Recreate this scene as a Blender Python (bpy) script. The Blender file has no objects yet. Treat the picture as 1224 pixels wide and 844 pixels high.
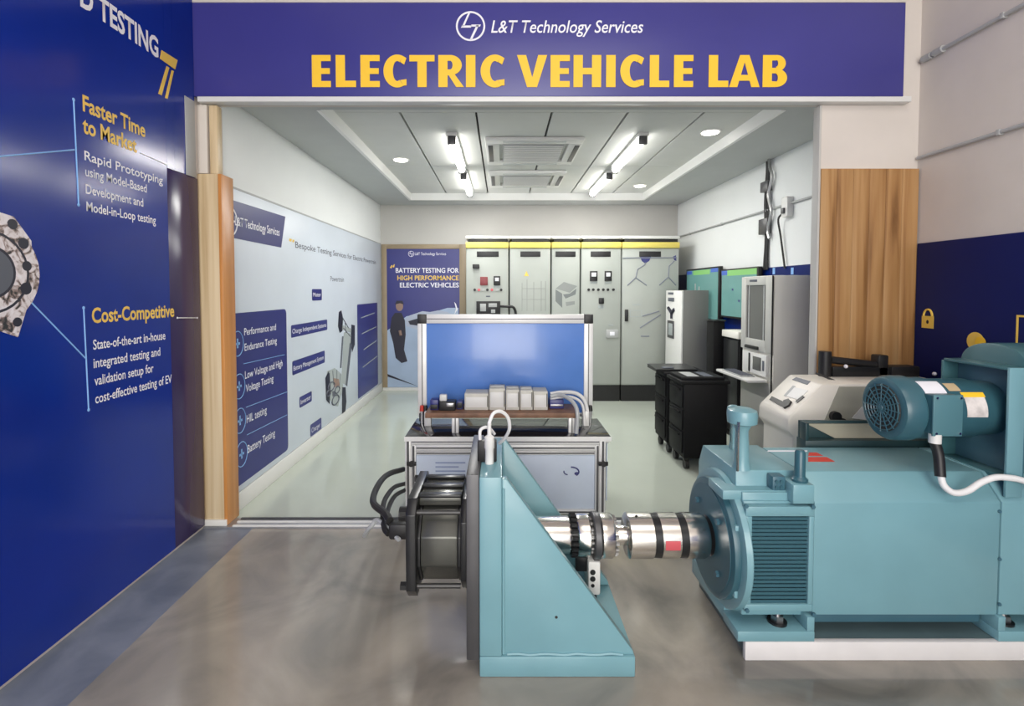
import bpy, bmesh, math, random
from mathutils import Vector, Matrix
random.seed(7)
S = bpy.context.scene
COL = S.collection
PI = math.pi

# ------------------------------------------------------------------ camera
FP = 600.0; PITCH = math.radians(2.0); CH = 1.5
PX0 = 600.0; PY0 = 347.0 + FP * math.tan(PITCH)
cd = bpy.data.cameras.new('camera'); cam = bpy.data.objects.new('camera', cd); COL.objects.link(cam)
cam.location = (0, 0, CH); cam.rotation_euler = (PI / 2 - PITCH, 0, 0)
cd.sensor_width = 36; cd.lens = FP * 36 / 1224
cd.shift_x = (612 - PX0) / 1224; cd.shift_y = -(422 - PY0) / 1224
cd.clip_start = 0.05
S.camera = cam

# ------------------------------------------------------------------ world and light
w = bpy.data.worlds.new('sky'); S.world = w; w.use_nodes = True
bg = w.node_tree.nodes['Background']; bg.inputs[0].default_value = (1.0, 0.985, 0.96, 1); bg.inputs[1].default_value = 1.5

def area(name, loc, rot, sx, sy, power, color=(1, 1, 1)):
    l = bpy.data.lights.new(name, 'AREA'); l.shape = 'RECTANGLE'; l.size = sx; l.size_y = sy
    l.energy = power; l.color = color
    o = bpy.data.objects.new(name, l); COL.objects.link(o); o.location = loc; o.rotation_euler = rot
    return o
area('hall_fill', (0.7, 0.2, 4.0), (math.radians(15), 0, 0), 2.6, 1.6, 28, (1.0, 0.95, 0.88))  # unseen overhead lamp added to brighten the hall
area('doorway_daylight', (0.0, -3.5, 2.0), (math.radians(82), 0, 0), 3.6, 3.0, 165, (1.0, 0.96, 0.90))
S.view_settings.view_transform = 'Standard'; S.view_settings.look = 'None'
S.view_settings.gamma = 1; S.view_settings.use_curve_mapping = False
S.view_settings.exposure = 0.35

# ------------------------------------------------------------------ point helpers (a pixel of the photograph to a point at a known depth / wall)
cp, sp = math.cos(PITCH), math.sin(PITCH)
def ray(px, py):
    xc = (px - PX0) / FP; yc = -(py - PY0) / FP
    return Vector((xc, cp + yc * sp, -sp + yc * cp))
def P(px, py, Y):
    d = ray(px, py); return Vector((0, 0, CH)) + d * (Y / d.y)
def W(px, py, X):
    d = ray(px, py); return Vector((0, 0, CH)) + d * (X / d.x)
def HZ(px, py, Z):
    d = ray(px, py); return Vector((0, 0, CH)) + d * ((Z - CH) / d.z)

# ------------------------------------------------------------------ materials
MATS = {}
def pm(name, col, rough=0.5, metal=0.0, var=0.0, scale=6.0, bump=0.0, bscale=60.0, spec=0.5, coat=0.0, emit=None, estr=0.0):
    if name in MATS: return MATS[name]
    m = bpy.data.materials.new(name); m.use_nodes = True; MATS[name] = m
    nt = m.node_tree; b = nt.nodes['Principled BSDF']
    b.inputs['Base Color'].default_value = (*col, 1); b.inputs['Roughness'].default_value = rough
    b.inputs['Metallic'].default_value = metal; b.inputs['Specular IOR Level'].default_value = spec
    b.inputs['Coat Weight'].default_value = coat; b.inputs['Coat Roughness'].default_value = 0.08
    tc = nt.nodes.new('ShaderNodeTexCoord')
    if var > 0:
        n = nt.nodes.new('ShaderNodeTexNoise'); n.inputs['Scale'].default_value = scale; n.inputs['Detail'].default_value = 5
        nt.links.new(tc.outputs['Object'], n.inputs['Vector'])
        r = nt.nodes.new('ShaderNodeValToRGB'); e = r.color_ramp.elements
        e[0].position = 0.3; e[1].position = 0.7
        e[0].color = (*[max(0, c * (1 - var)) for c in col], 1); e[1].color = (*[min(1, c * (1 + var)) for c in col], 1)
        nt.links.new(n.outputs['Fac'], r.inputs[0]); nt.links.new(r.outputs[0], b.inputs['Base Color'])
    if bump > 0:
        n2 = nt.nodes.new('ShaderNodeTexNoise'); n2.inputs['Scale'].default_value = bscale; n2.inputs['Detail'].default_value = 3
        nt.links.new(tc.outputs['Object'], n2.inputs['Vector'])
        bp = nt.nodes.new('ShaderNodeBump'); bp.inputs['Strength'].default_value = bump; bp.inputs['Distance'].default_value = 0.01
        nt.links.new(n2.outputs['Fac'], bp.inputs['Height']); nt.links.new(bp.outputs[0], b.inputs['Normal'])
    if emit:
        b.inputs['Emission Color'].default_value = (*emit, 1); b.inputs['Emission Strength'].default_value = estr
    return m

def ramp_mat(name, rough, stops, vec_scale, nscale=1.0, detail=6, distort=0.0, bump=0.0, coat=0.0, spec=0.5, rough_var=0.0):
    """noise in object space through a colour ramp"""
    m = bpy.data.materials.new(name); m.use_nodes = True; MATS[name] = m
    nt = m.node_tree; b = nt.nodes['Principled BSDF']; b.inputs['Roughness'].default_value = rough
    b.inputs['Coat Weight'].default_value = coat; b.inputs['Coat Roughness'].default_value = 0.1; b.inputs['Specular IOR Level'].default_value = spec
    tc = nt.nodes.new('ShaderNodeTexCoord'); mp = nt.nodes.new('ShaderNodeMapping'); mp.inputs['Scale'].default_value = vec_scale
    n = nt.nodes.new('ShaderNodeTexNoise'); n.inputs['Scale'].default_value = nscale; n.inputs['Detail'].default_value = detail; n.inputs['Distortion'].default_value = distort
    nt.links.new(tc.outputs['Object'], mp.inputs['Vector']); nt.links.new(mp.outputs[0], n.inputs['Vector'])
    r = nt.nodes.new('ShaderNodeValToRGB'); els = r.color_ramp.elements
    while len(els) < len(stops): els.new(0.5)
    for e, (p, c) in zip(els, stops): e.position = p; e.color = (*c, 1)
    nt.links.new(n.outputs['Fac'], r.inputs[0]); nt.links.new(r.outputs[0], b.inputs['Base Color'])
    if rough_var > 0:
        mr = nt.nodes.new('ShaderNodeMapRange'); mr.inputs['To Min'].default_value = rough - rough_var; mr.inputs['To Max'].default_value = rough + rough_var
        nt.links.new(n.outputs['Fac'], mr.inputs['Value']); nt.links.new(mr.outputs[0], b.inputs['Roughness'])
    if bump > 0:
        bp = nt.nodes.new('ShaderNodeBump'); bp.inputs['Strength'].default_value = bump; bp.inputs['Distance'].default_value = 0.005
        nt.links.new(n.outputs['Fac'], bp.inputs['Height']); nt.links.new(bp.outputs[0], b.inputs['Normal'])
    return m

CREAM = pm('cream_plaster', (0.66, 0.61, 0.56), 0.7, var=0.04, scale=3, bump=0.05, bscale=80)
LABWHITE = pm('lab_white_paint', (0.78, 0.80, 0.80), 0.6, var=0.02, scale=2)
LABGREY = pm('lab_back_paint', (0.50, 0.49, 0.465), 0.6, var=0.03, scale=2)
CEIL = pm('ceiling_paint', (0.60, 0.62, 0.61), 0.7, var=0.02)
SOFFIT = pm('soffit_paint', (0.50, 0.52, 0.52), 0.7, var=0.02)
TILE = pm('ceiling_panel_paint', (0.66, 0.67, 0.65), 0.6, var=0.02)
DARKGAP = pm('dark_gap', (0.03, 0.03, 0.03), 0.8)
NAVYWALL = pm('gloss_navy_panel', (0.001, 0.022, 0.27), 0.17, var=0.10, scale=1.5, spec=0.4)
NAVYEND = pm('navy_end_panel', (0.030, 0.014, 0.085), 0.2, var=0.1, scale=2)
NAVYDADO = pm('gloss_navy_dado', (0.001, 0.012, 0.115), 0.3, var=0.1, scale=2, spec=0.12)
BANNER = pm('indigo_banner', (0.050, 0.048, 0.25), 0.33, var=0.08, scale=1.2)
YELLOW = pm('yellow_print', (0.95, 0.58, 0.03), 0.5)
ORANGE_EDGE = pm('orange_print', (0.62, 0.13, 0.02), 0.5)
WHITEP = pm('white_print', (0.86, 0.86, 0.92), 0.5)
GOLDP = pm('gold_print', (0.85, 0.57, 0.10), 0.5)
LIGHTBLUEP = pm('light_blue_print', (0.25, 0.48, 0.85), 0.5)
POSTER = pm('pale_blue_print', (0.60, 0.66, 0.74), 0.35, var=0.05, scale=1.2)
NAVYP = pm('navy_print', (0.022, 0.026, 0.18), 0.35)
NAVYP2 = pm('faded_navy_print', (0.05, 0.055, 0.20), 0.35)
GREYP = pm('grey_print', (0.10, 0.11, 0.14), 0.5)
PALEGREYP = pm('pale_grey_print', (0.38, 0.42, 0.42), 0.5)
DARKP = pm('dark_print', (0.012, 0.012, 0.028), 0.45)
MIDGREYP = pm('mid_grey_print', (0.26, 0.28, 0.27), .45)
DKGREYP = pm('dark_grey_print', (0.17, 0.19, 0.19), .45)
WOOD = ramp_mat('oak_laminate', 0.38, [(0.28, (0.17, 0.075, 0.022)), (0.43, (0.36, 0.185, 0.068)), (0.57, (0.45, 0.255, 0.105)), (0.75, (0.52, 0.33, 0.155))], (11, 11, 0.45), 1.6, 6, 0.6)
WOODPALE = ramp_mat('pale_oak_laminate', 0.38, [(0.3, (0.50, 0.36, 0.20)), (0.5, (0.66, 0.52, 0.33)), (0.7, (0.74, 0.62, 0.43))], (14, 14, 0.4), 1.5, 5, 0.4)
WOODORANGE = ramp_mat('orange_oak_laminate', 0.35, [(0.3, (0.50, 0.20, 0.05)), (0.7, (0.68, 0.31, 0.09))], (10, 10, 0.4), 1.5, 4, 0.3)
HALLFLOOR = ramp_mat('polished_grey_floor', 0.13, [(0.28, (0.16, 0.152, 0.135)), (0.45, (0.28, 0.258, 0.222)), (0.6, (0.37, 0.335, 0.28)), (0.75, (0.45, 0.405, 0.34))], (1, 1, 1), 1.9, 8, 0.8, coat=0.25, rough_var=0.05)
BORDERFLOOR = ramp_mat('slate_floor_border', 0.3, [(0.3, (0.12, 0.14, 0.185)), (0.7, (0.22, 0.245, 0.30))], (1, 1, 1), 5, 8, 0.5)
LABFLOOR = pm('pale_epoxy_floor', (0.50, 0.545, 0.475), 0.16, var=0.04, scale=1.5, coat=0.2)
STEEL = pm('sill_steel', (0.42, 0.43, 0.46), 0.3, 0.7, var=0.1, scale=20)
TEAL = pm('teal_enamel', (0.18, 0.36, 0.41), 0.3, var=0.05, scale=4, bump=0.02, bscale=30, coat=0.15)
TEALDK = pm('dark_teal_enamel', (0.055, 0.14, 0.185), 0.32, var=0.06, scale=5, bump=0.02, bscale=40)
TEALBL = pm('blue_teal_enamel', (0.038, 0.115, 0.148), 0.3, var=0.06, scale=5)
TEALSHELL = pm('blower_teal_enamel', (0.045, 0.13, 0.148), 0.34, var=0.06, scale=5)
SILVER = pm('turned_steel', (0.78, 0.76, 0.72), 0.2, 1.0, var=0.05, scale=30)
SILVERDK = pm('dull_steel', (0.45, 0.45, 0.45), 0.35, 1.0, var=0.1, scale=20)
BLACKMET = pm('black_anodised', (0.022, 0.023, 0.025), 0.28, 0.3, var=0.15, scale=10)
OLIVEMET = pm('olive_black_casting', (0.085, 0.087, 0.078), 0.25, 0.5, var=0.1, scale=8)
GREYPLATE = pm('grey_adapter_steel', (0.10, 0.10, 0.105), 0.4, 0.5, var=0.1, scale=8)
ALU = pm('aluminium_profile', (0.80, 0.80, 0.79), 0.4, 0.2, var=0.03, scale=12)
ALUDK = pm('profile_groove', (0.10, 0.10, 0.105), 0.4, 0.4)
BLACKPL = pm('black_plastic', (0.014, 0.014, 0.015), 0.45, var=0.2, scale=8)
BLACKGL = pm('black_gloss_deck', (0.02, 0.02, 0.025), 0.08, coat=0.4)
BLUELID = pm('blue_acrylic', (0.11, 0.25, 0.66), 0.25, var=0.12, scale=1.8, coat=0.3)
BROWNB = pm('brown_board', (0.22, 0.115, 0.07), 0.5, var=0.2, scale=14)
MODULE = pm('beige_module', (0.60, 0.59, 0.53), 0.5, var=0.04, scale=20)
CABINET = pm('cabinet_grey_paint', (0.38, 0.405, 0.375), 0.42, var=0.03, scale=3)
CABYEL = ramp_mat('cabinet_yellow_band', 0.5, [(0.35, (0.74, 0.62, 0.14)), (0.65, (0.74, 0.50, 0.07))], (0.6, 0.6, 0.6), 1.2, 2)
RACKPAINT = pm('rack_cream_paint', (0.84, 0.82, 0.75), 0.45, var=0.03, scale=3)
RACKFRONT = pm('rack_front_paint', (0.52, 0.52, 0.49), 0.45, var=0.03, scale=3)
WHITEPLAS = pm('white_plastic', (0.74, 0.74, 0.72), 0.4, var=0.02, scale=5)
TESTERBODY = pm('tester_cream_shell', (0.80, 0.76, 0.68), 0.4, var=0.03, scale=4)
TESTERSIDE = pm('tester_side_shell', (0.58, 0.54, 0.52), 0.45, var=0.03, scale=4)
PADWHITE = pm('white_plinth_paint', (0.72, 0.70, 0.69), 0.5, var=0.05, scale=6)
DARKGLASS = pm('dark_window_glass', (0.12, 0.12, 0.115), 0.1, coat=0.3)
MATBLACK = pm('matt_black_steel', (0.006, 0.006, 0.007), 0.6, spec=0.2)
RUBBER = pm('black_rubber', (0.018, 0.018, 0.018), 0.55)
GREYHOSE = pm('grey_hose', (0.45, 0.47, 0.48), 0.4)
WHITEHOSE = pm('white_hose', (0.78, 0.78, 0.78), 0.4)
REDLAB = pm('red_print', (0.60, 0.045, 0.03), 0.5)
REDPALE = pm('faded_red_print', (0.62, 0.10, 0.12), 0.4)
TANPANEL = pm('tan_panel', (0.33, 0.31, 0.24), 0.3, var=0.08, scale=5)
TUBEGLOW = pm('lamp_glow', (0.9, 0.9, 0.9), 0.4, emit=(1.0, 0.98, 0.93), estr=9)
SPOTGLOW = pm('downlight_glow', (0.9, 0.9, 0.9), 0.4, emit=(1.0, 0.95, 0.86), estr=5)
COVEWHITE = pm('cove_strip_paint', (0.86, 0.86, 0.85), 0.5)  # plain near-white paint on the tray risers
SCREEN = pm('screen_teal', (0.10, 0.22, 0.21), 0.25, var=0.08, scale=3, emit=(0.16, 0.36, 0.33), estr=0.28)
SCREENGRN = pm('screen_green', (0.16, 0.36, 0.12), 0.25, emit=(0.22, 0.5, 0.14), estr=0.35)
SCREENBLU = pm('screen_blue', (0.05, 0.10, 0.35), 0.25, emit=(0.06, 0.13, 0.5), estr=0.35)
DOORFRAME = pm('olive_tan_frame', (0.30, 0.235, 0.15), 0.45, var=0.06, scale=4)
SKYP = pm('poster_pale_floor', (0.36, 0.46, 0.62), 0.4, var=0.1, scale=2)
CARP = pm('poster_silver_car', (0.42, 0.47, 0.58), 0.4)
SKINP = pm('poster_skin', (0.30, 0.20, 0.16), 0.5)
GREYMET = pm('grey_grille', (0.42, 0.43, 0.43), 0.5)
GEARP = ramp_mat('machine_photo_print', 0.35, [(0.36, (0.02, 0.02, 0.02)), (0.44, (0.30, 0.22, 0.20)), (0.52, (0.72, 0.66, 0.68)), (0.7, (0.85, 0.82, 0.86))], (1, 1, 1), 22, 4, 1.2)

# ------------------------------------------------------------------ mesh helpers
ROOT = {}
def smooth(me, ang=35):
    me.shade_smooth(); me.set_sharp_from_angle(angle=math.radians(ang))

class B:
    def __init__(s): s.bm = bmesh.new()
    def box(s, x0, x1, y0, y1, z0, z1, bev=0.0, seg=2):
        if x0 > x1: x0, x1 = x1, x0
        if y0 > y1: y0, y1 = y1, y0
        if z0 > z1: z0, z1 = z1, z0
        r = bmesh.ops.create_cube(s.bm, size=1.0); vs = r['verts']
        for v in vs:
            v.co = Vector((x0 + (v.co.x + .5) * (x1 - x0), y0 + (v.co.y + .5) * (y1 - y0), z0 + (v.co.z + .5) * (z1 - z0)))
        if bev > 0:
            es = list({e for v in vs for e in v.link_edges})
            bmesh.ops.bevel(s.bm, geom=es, offset=min(bev, 0.45 * min(x1 - x0, y1 - y0, z1 - z0)), segments=seg, affect='EDGES', profile=0.5)
        return s
    def cyl(s, p0, p1, r0, r1=None, n=24, cap=True):
        p0, p1 = Vector(p0), Vector(p1); d = p1 - p0; r1 = r0 if r1 is None else r1
        q = Vector((0, 0, 1)).rotation_difference(d.normalized()).to_matrix()
        rings = []
        for p, r in ((p0, r0), (p1, r1)):
            rings.append([s.bm.verts.new(p + q @ Vector((r * math.cos(2 * PI * i / n), r * math.sin(2 * PI * i / n), 0))) for i in range(n)])
        for i in range(n):
            s.bm.faces.new((rings[0][i], rings[0][(i + 1) % n], rings[1][(i + 1) % n], rings[1][i]))
        if cap:
            s.bm.faces.new(rings[0][::-1]); s.bm.faces.new(rings[1])
        return s
    def lathe(s, c, axis, prof, n=40):
        """prof: (position along axis, radius); closed with caps"""
        c = Vector(c); ax = {'X': 0, 'Y': 1, 'Z': 2}[axis]; o1, o2 = [(1, 2), (2, 0), (0, 1)][ax]
        rings = []
        for a, r in prof:
            ring = []
            for i in range(n):
                v = Vector((0, 0, 0)); v[ax] = a; v[o1] = r * math.cos(2 * PI * i / n); v[o2] = r * math.sin(2 * PI * i / n)
                ring.append(s.bm.verts.new(c + v))
            rings.append(ring)
        for k in range(len(rings) - 1):
            for i in range(n):
                s.bm.faces.new((rings[k][i], rings[k][(i + 1) % n], rings[k + 1][(i + 1) % n], rings[k + 1][i]))
        s.bm.faces.new(rings[0][::-1]); s.bm.faces.new(rings[-1])
        return s
    def prism(s, pts, axis, a0, a1, bev=0.0):
        """pts in the two other coordinates: axis X -> (y,z), Y -> (x,z), Z -> (x,y)"""
        def mk(p, a):
            return {'X': Vector((a, p[0], p[1])), 'Y': Vector((p[0], a, p[1])), 'Z': Vector((p[0], p[1], a))}[axis]
        lo = [s.bm.verts.new(mk(p, a0)) for p in pts]; hi = [s.bm.verts.new(mk(p, a1)) for p in pts]
        n = len(pts); fs = []
        for i in range(n): fs.append(s.bm.faces.new((lo[i], lo[(i + 1) % n], hi[(i + 1) % n], hi[i])))
        fs.append(s.bm.faces.new(lo[::-1])); fs.append(s.bm.faces.new(hi))
        bmesh.ops.recalc_face_normals(s.bm, faces=fs)
        if bev > 0:
            es = list({e for f in fs for e in f.edges})
            bmesh.ops.bevel(s.bm, geom=es, offset=bev, segments=2, affect='EDGES', profile=0.5)
        return s
    def hull6(s, pts8):
        """eight corners: bottom four then top four, same order"""
        v = [s.bm.verts.new(Vector(p)) for p in pts8]
        fs = [s.bm.faces.new([v[i] for i in f]) for f in ((3, 2, 1, 0), (4, 5, 6, 7), (0, 1, 5, 4), (1, 2, 6, 5), (2, 3, 7, 6), (3, 0, 4, 7))]
        bmesh.ops.recalc_face_normals(s.bm, faces=fs); return s
    def slab(s, pts, nrm, th):
        """flat polygon given a thickness along nrm"""
        nrm = Vector(nrm).normalized() * th
        a = [s.bm.verts.new(Vector(p)) for p in pts]; b = [s.bm.verts.new(Vector(p) + nrm) for p in pts]; n = len(a)
        fs = [s.bm.faces.new((a[i], a[(i + 1) % n], b[(i + 1) % n], b[i])) for i in range(n)]
        fs += [s.bm.faces.new(a[::-1]), s.bm.faces.new(b)]
        bmesh.ops.recalc_face_normals(s.bm, faces=fs); return s
    def tube(s, pts, r, n=10, sub=8):
        P_ = [Vector(p) for p in pts]
        if len(P_) > 2 and sub > 1:
            Q = []
            E = [P_[0] * 2 - P_[1]] + P_ + [P_[-1] * 2 - P_[-2]]
            for i in range(1, len(E) - 2):
                a, b, c, d = E[i - 1], E[i], E[i + 1], E[i + 2]
                for k in range(sub):
                    t = k / sub
                    Q.append(0.5 * ((2 * b) + (c - a) * t + (2 * a - 5 * b + 4 * c - d) * t * t + (3 * b - 3 * c + d - a) * t ** 3))
            Q.append(P_[-1]); P_ = Q
        up = Vector((0.123, 0.31, 0.94)); rings = []; prev = None
        for i, p in enumerate(P_):
            t = (P_[min(i + 1, len(P_) - 1)] - P_[max(i - 1, 0)]).normalized()
            u = (prev if prev is not None else up); u = (u - t * u.dot(t)).normalized(); prev = u; v = t.cross(u)
            rings.append([s.bm.verts.new(p + u * (r * math.cos(2 * PI * k / n)) + v * (r * math.sin(2 * PI * k / n))) for k in range(n)])
        for a, b in zip(rings, rings[1:]):
            for k in range(n): s.bm.faces.new((a[k], a[(k + 1) % n], b[(k + 1) % n], b[k]))
        s.bm.faces.new(rings[0][::-1]); s.bm.faces.new(rings[-1]); return s
    def ball(s, c, r, sc=(1, 1, 1), n=16):
        q = bmesh.ops.create_uvsphere(s.bm, u_segments=n, v_segments=max(6, n // 2), radius=r)
        for v in q['verts']: v.co = Vector((v.co.x * sc[0], v.co.y * sc[1], v.co.z * sc[2])) + Vector(c)
        return s
    def build(s, name, mat, parent=None, label=None, ang=35):
        me = bpy.data.meshes.new(name); s.bm.normal_update()
        if parent is not None:
            off = ROOT.get(parent.name, Vector((0, 0, 0)))
            bmesh.ops.translate(s.bm, verts=s.bm.verts, vec=-off)
        s.bm.to_mesh(me); s.bm.free(); me.materials.append(mat)
        if len(me.polygons) > 6: smooth(me, ang)
        o = bpy.data.objects.new(name, me); COL.objects.link(o)
        if parent is not None: o.parent = parent; ROOT[o.name] = off
        if label: o['label'] = label
        return o

def thing(name, label, cat, loc=(0, 0, 0), group=None):
    o = bpy.data.objects.new(name, None); COL.objects.link(o); o.location = loc; o.empty_display_size = 0.05
    o['label'] = label; o['category'] = cat
    if group: o['group'] = group
    ROOT[o.name] = Vector(loc); return o
def tag(o, label, cat, group=None):
    o['label'] = label; o['category'] = cat
    if group: o['group'] = group
    return o
def struct(o):
    o['kind'] = 'structure'; return o
def copy_tree(o, off, parent=None):
    c = o.copy(); COL.objects.link(c)
    if parent is not None: c.parent = parent
    else: c.location = Vector(o.location) + Vector(off)
    for ch in list(o.children): copy_tree(ch, off, c)
    ROOT[c.name] = (ROOT.get(o.name, Vector((0, 0, 0))) + Vector(off)) if parent is None else ROOT[parent.name]
    return c
def bx(name, mat, parent, x0, x1, y0, y1, z0, z1, bev=0.0, label=None):
    return B().box(x0, x1, y0, y1, z0, z1, bev).build(name, mat, parent, label)

DG = None
_caph = None
def text_mesh(body, offset=0.0, shear=0.0, spacing=1.0):
    cu = bpy.data.curves.new('t', 'FONT'); cu.body = body; cu.size = 1.0; cu.offset = offset; cu.shear = shear
    cu.space_character = spacing; cu.resolution_u = 3; cu.fill_mode = 'BOTH'
    o = bpy.data.objects.new('t', cu); COL.objects.link(o)
    bpy.context.view_layer.update()
    me = bpy.data.meshes.new_from_object(o.evaluated_get(bpy.context.evaluated_depsgraph_get()))
    bpy.data.objects.remove(o); bpy.data.curves.remove(cu)
    return me
def text(body, p, right, up, width, cap, mat, parent, name='lettering', offset=0.0, shear=0.0, label=None, spacing=1.0):
    """flat lettering: p baseline left, cap-height and total width in metres"""
    global _caph
    if _caph is None:
        m0 = text_mesh('H'); _caph = max(v.co.y for v in m0.vertices); bpy.data.meshes.remove(m0)
    me = text_mesh(body, offset, shear, spacing)
    xs = [v.co.x for v in me.vertices]; x0, x1 = min(xs), max(xs)
    r = Vector(right).normalized(); u = Vector(up).normalized(); off = ROOT.get(parent.name, Vector((0, 0, 0))) if parent else Vector((0, 0, 0))
    for v in me.vertices:
        v.co = Vector(p) - off + r * ((v.co.x - x0) / (x1 - x0) * width) + u * (v.co.y / _caph * cap)
    me.materials.clear(); me.materials.append(mat); me.name = name
    o = bpy.data.objects.new(name, me); COL.objects.link(o); o.parent = parent
    if parent: ROOT[o.name] = off
    if label: o['label'] = label
    return o

def poly_on(pts, nrm, name, mat, parent, th=0.002, label=None):
    return B().slab(pts, nrm, th).build(name, mat, parent, label)

def emblem(c, r, right, up, nrm, mat, parent, th=0.003):
    """ring with a slanted L and T stroke joined inside it"""
    c, right, up, nrm = Vector(c), Vector(right), Vector(up), Vector(nrm)
    b = B(); N = 36
    def pt(x, y, d=0): return c + right * (x * r) + up * (y * r) + nrm * d
    for i in range(N):
        a0, a1 = 2 * PI * i / N, 2 * PI * (i + 1) / N
        b.slab([pt(math.cos(a0), math.sin(a0)), pt(math.cos(a1), math.sin(a1)), pt(.88 * math.cos(a1), .88 * math.sin(a1)), pt(.88 * math.cos(a0), .88 * math.sin(a0))], nrm, th)
    for q in ([(-.17, .86), (-.03, .88), (-.42, .02), (-.58, -.02)], [(-.58, .04), (.08, .04), (.02, -.10), (-.66, -.10)],
              [(.06, .10), (.70, .10), (.64, -.03), (.0, -.03)], [(.40, .06), (.56, .06), (.10, -.90), (-.06, -.90)]):
        b.slab([pt(*k) for k in q], nrm, th)
    return b.build('emblem', mat, parent)

# ================================================================== setting
XL, XR, XLL = -1.885, 2.60, -1.80     # hall left wall, right wall, lab left wall
YO = 3.11; YF = 3.17; YB = 7.47       # sill, facade face, lab back wall
ZS, ZT = 2.76, 2.85                   # soffit, ceiling tray
ZH = 2.655                            # underside of the header
struct(bx('floor', HALLFLOOR, None, -1.57, XR, -4, YO, -0.1, 0))
struct(bx('floor_border', BORDERFLOOR, None, XL, -1.57, -4, YO, -0.1, 0))
struct(bx('floor_lab', LABFLOOR, None, XLL - .1, XR, YO, YB, -0.1, 0.0))
sill = struct(bx('trim_1', STEEL, None, -1.88, 1.98, YO, 3.24, 0.0, 0.010))
bx('rail', ALU, sill, -1.70, 1.975, YO + .004, YO + .018, 0.010, 0.018)
bx('rail', ALU, sill, -1.70, 1.975, 3.17, 3.184, 0.010, 0.018)
bx('rail', GREYPLATE, sill, -1.70, 1.975, 3.215, 3.235, 0.010, 0.016)
struct(bx('wall_left', CREAM, None, XL - .15, XL, -4, YF, 0, 4.2))
struct(bx('wall_right', CREAM, None, XR, XR + .15, -4, YF + .04, 0, 4.2))
struct(bx('wall_right_lab', LABWHITE, None, XR, XR + .15, YF + .04, YB + .1, 0, 3.0))
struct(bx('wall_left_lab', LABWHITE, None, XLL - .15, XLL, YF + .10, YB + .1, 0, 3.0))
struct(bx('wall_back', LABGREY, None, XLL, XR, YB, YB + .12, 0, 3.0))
PXR = P(976, 300, YF).x + .004
b = B(); b.box(XL, XR, YF, YF + .04, ZH, 4.2); b.box(PXR, XR, YF, YF + .04, 0, ZH); b.box(XL, -1.80, YF, YF + .10, 0, ZH)
struct(b.build('wall_front', CREAM, None))
struct(bx('ceiling_hall', CREAM, None, XL, XR, -3.6, YF, 4.2, 4.3))
# lab ceiling: soffit ring, riser, long panels with dark joints
TX0, TX1, TY0, TY1 = -1.29, 1.98, 3.55, 7.05
b = B()
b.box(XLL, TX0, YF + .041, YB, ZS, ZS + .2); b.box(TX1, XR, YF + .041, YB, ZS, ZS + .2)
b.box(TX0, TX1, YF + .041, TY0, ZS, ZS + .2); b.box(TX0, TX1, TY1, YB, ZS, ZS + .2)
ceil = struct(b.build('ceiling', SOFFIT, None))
bx('cove_strip', COVEWHITE, ceil, TX0 - .005, TX0 + .025, TY0, TY1, ZS - .006, ZT)
bx('cove_strip', COVEWHITE, ceil, TX1 - .025, TX1 + .005, TY0, TY1, ZS - .006, ZT)
bx('cove_strip', COVEWHITE, ceil, TX0, TX1, TY1 - .025, TY1 + .005, ZS - .006, ZT)
bx('backing', DARKGAP, ceil, TX0, TX1, TY0, TY1, ZT + .03, ZT + .05)
SL = [-.776, -.198, .38, .958, 1.536]
edges = [TX0] + SL + [TX1]
rows = [TY0 + .02, 3.88, 5.60, TY1]
bx('ceiling_panel', TILE, ceil, TX0, TX1, TY0, 3.86, ZT, ZT + .03)
for a, c in zip(edges, edges[1:]):
    for y0, y1 in ((3.865, 5.497), (5.503, TY1)):
        bx('ceiling_panel', TILE, ceil, a + .009, c - .009, y0, y1, ZT, ZT + .03)
# lab skirting and cable trunking
struct(bx('baseboard_left', WHITEPLAS, None, XLL, XLL + .018, YF + .11, YB, 0.0, 0.12, .004))
struct(bx('baseboard_back', WHITEPLAS, None, XLL + .02, -.5, YB - .015, YB, 0.0, 0.05, .003))
# light strip under the header and crumbling plaster edge
struct(bx('trim_2', WHITEPLAS, None, -1.86, 2.5, 3.105, YF, ZH - .004, ZH + .03, .003))

# pillars
pl = thing('wood_pillar', 'pale oak pillar with an orange inner edge beside the navy wall', 'pillar', (-1.82, YF, 0))
bx('front_cladding', WOODPALE, pl, -1.885, -1.758, YF - .04, YF - .001, 0.05, 2.22, .002)
bx('side_cladding', WOODORANGE, pl, -1.7575, -1.737, YF - .04, YF + .10, 0.012, 2.22, .002)
bx('foot_strip', WHITEPLAS, pl, -1.885, -1.74, YF - .05, YF - .002, 0.011, 0.05, .003)
bx('upper_board', WOODPALE, pl, -1.815, -1.765, YF - .02, YF + .03, 2.225, ZH - .01, .002, 'narrow upper oak strip')
bx('upper_strip', CREAM, pl, -1.885, -1.825, YF - .03, YF - .001, 2.225, ZH - .01, .002, 'cream painted upper strip')
pr = thing('wood_pillar', 'broad golden oak clad pillar on the far side from the navy wall', 'pillar', (2.3, YF, 0))
ws = [PXR + (2.591 - PXR) / 6 * i for i in range(7)]
for i in range(6):
    bx('cladding_board', WOOD, pr, ws[i] + .0006, ws[i + 1] - .0006, YF - .025, YF - .001, 0.0, 2.255, .0008)
bx('edge_strip', LABGREY, pr, PXR - .014, PXR - .0005, YF - .02, YF + .045, 0.019, ZH - .01, .002, 'pale grey opening edge')

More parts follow.
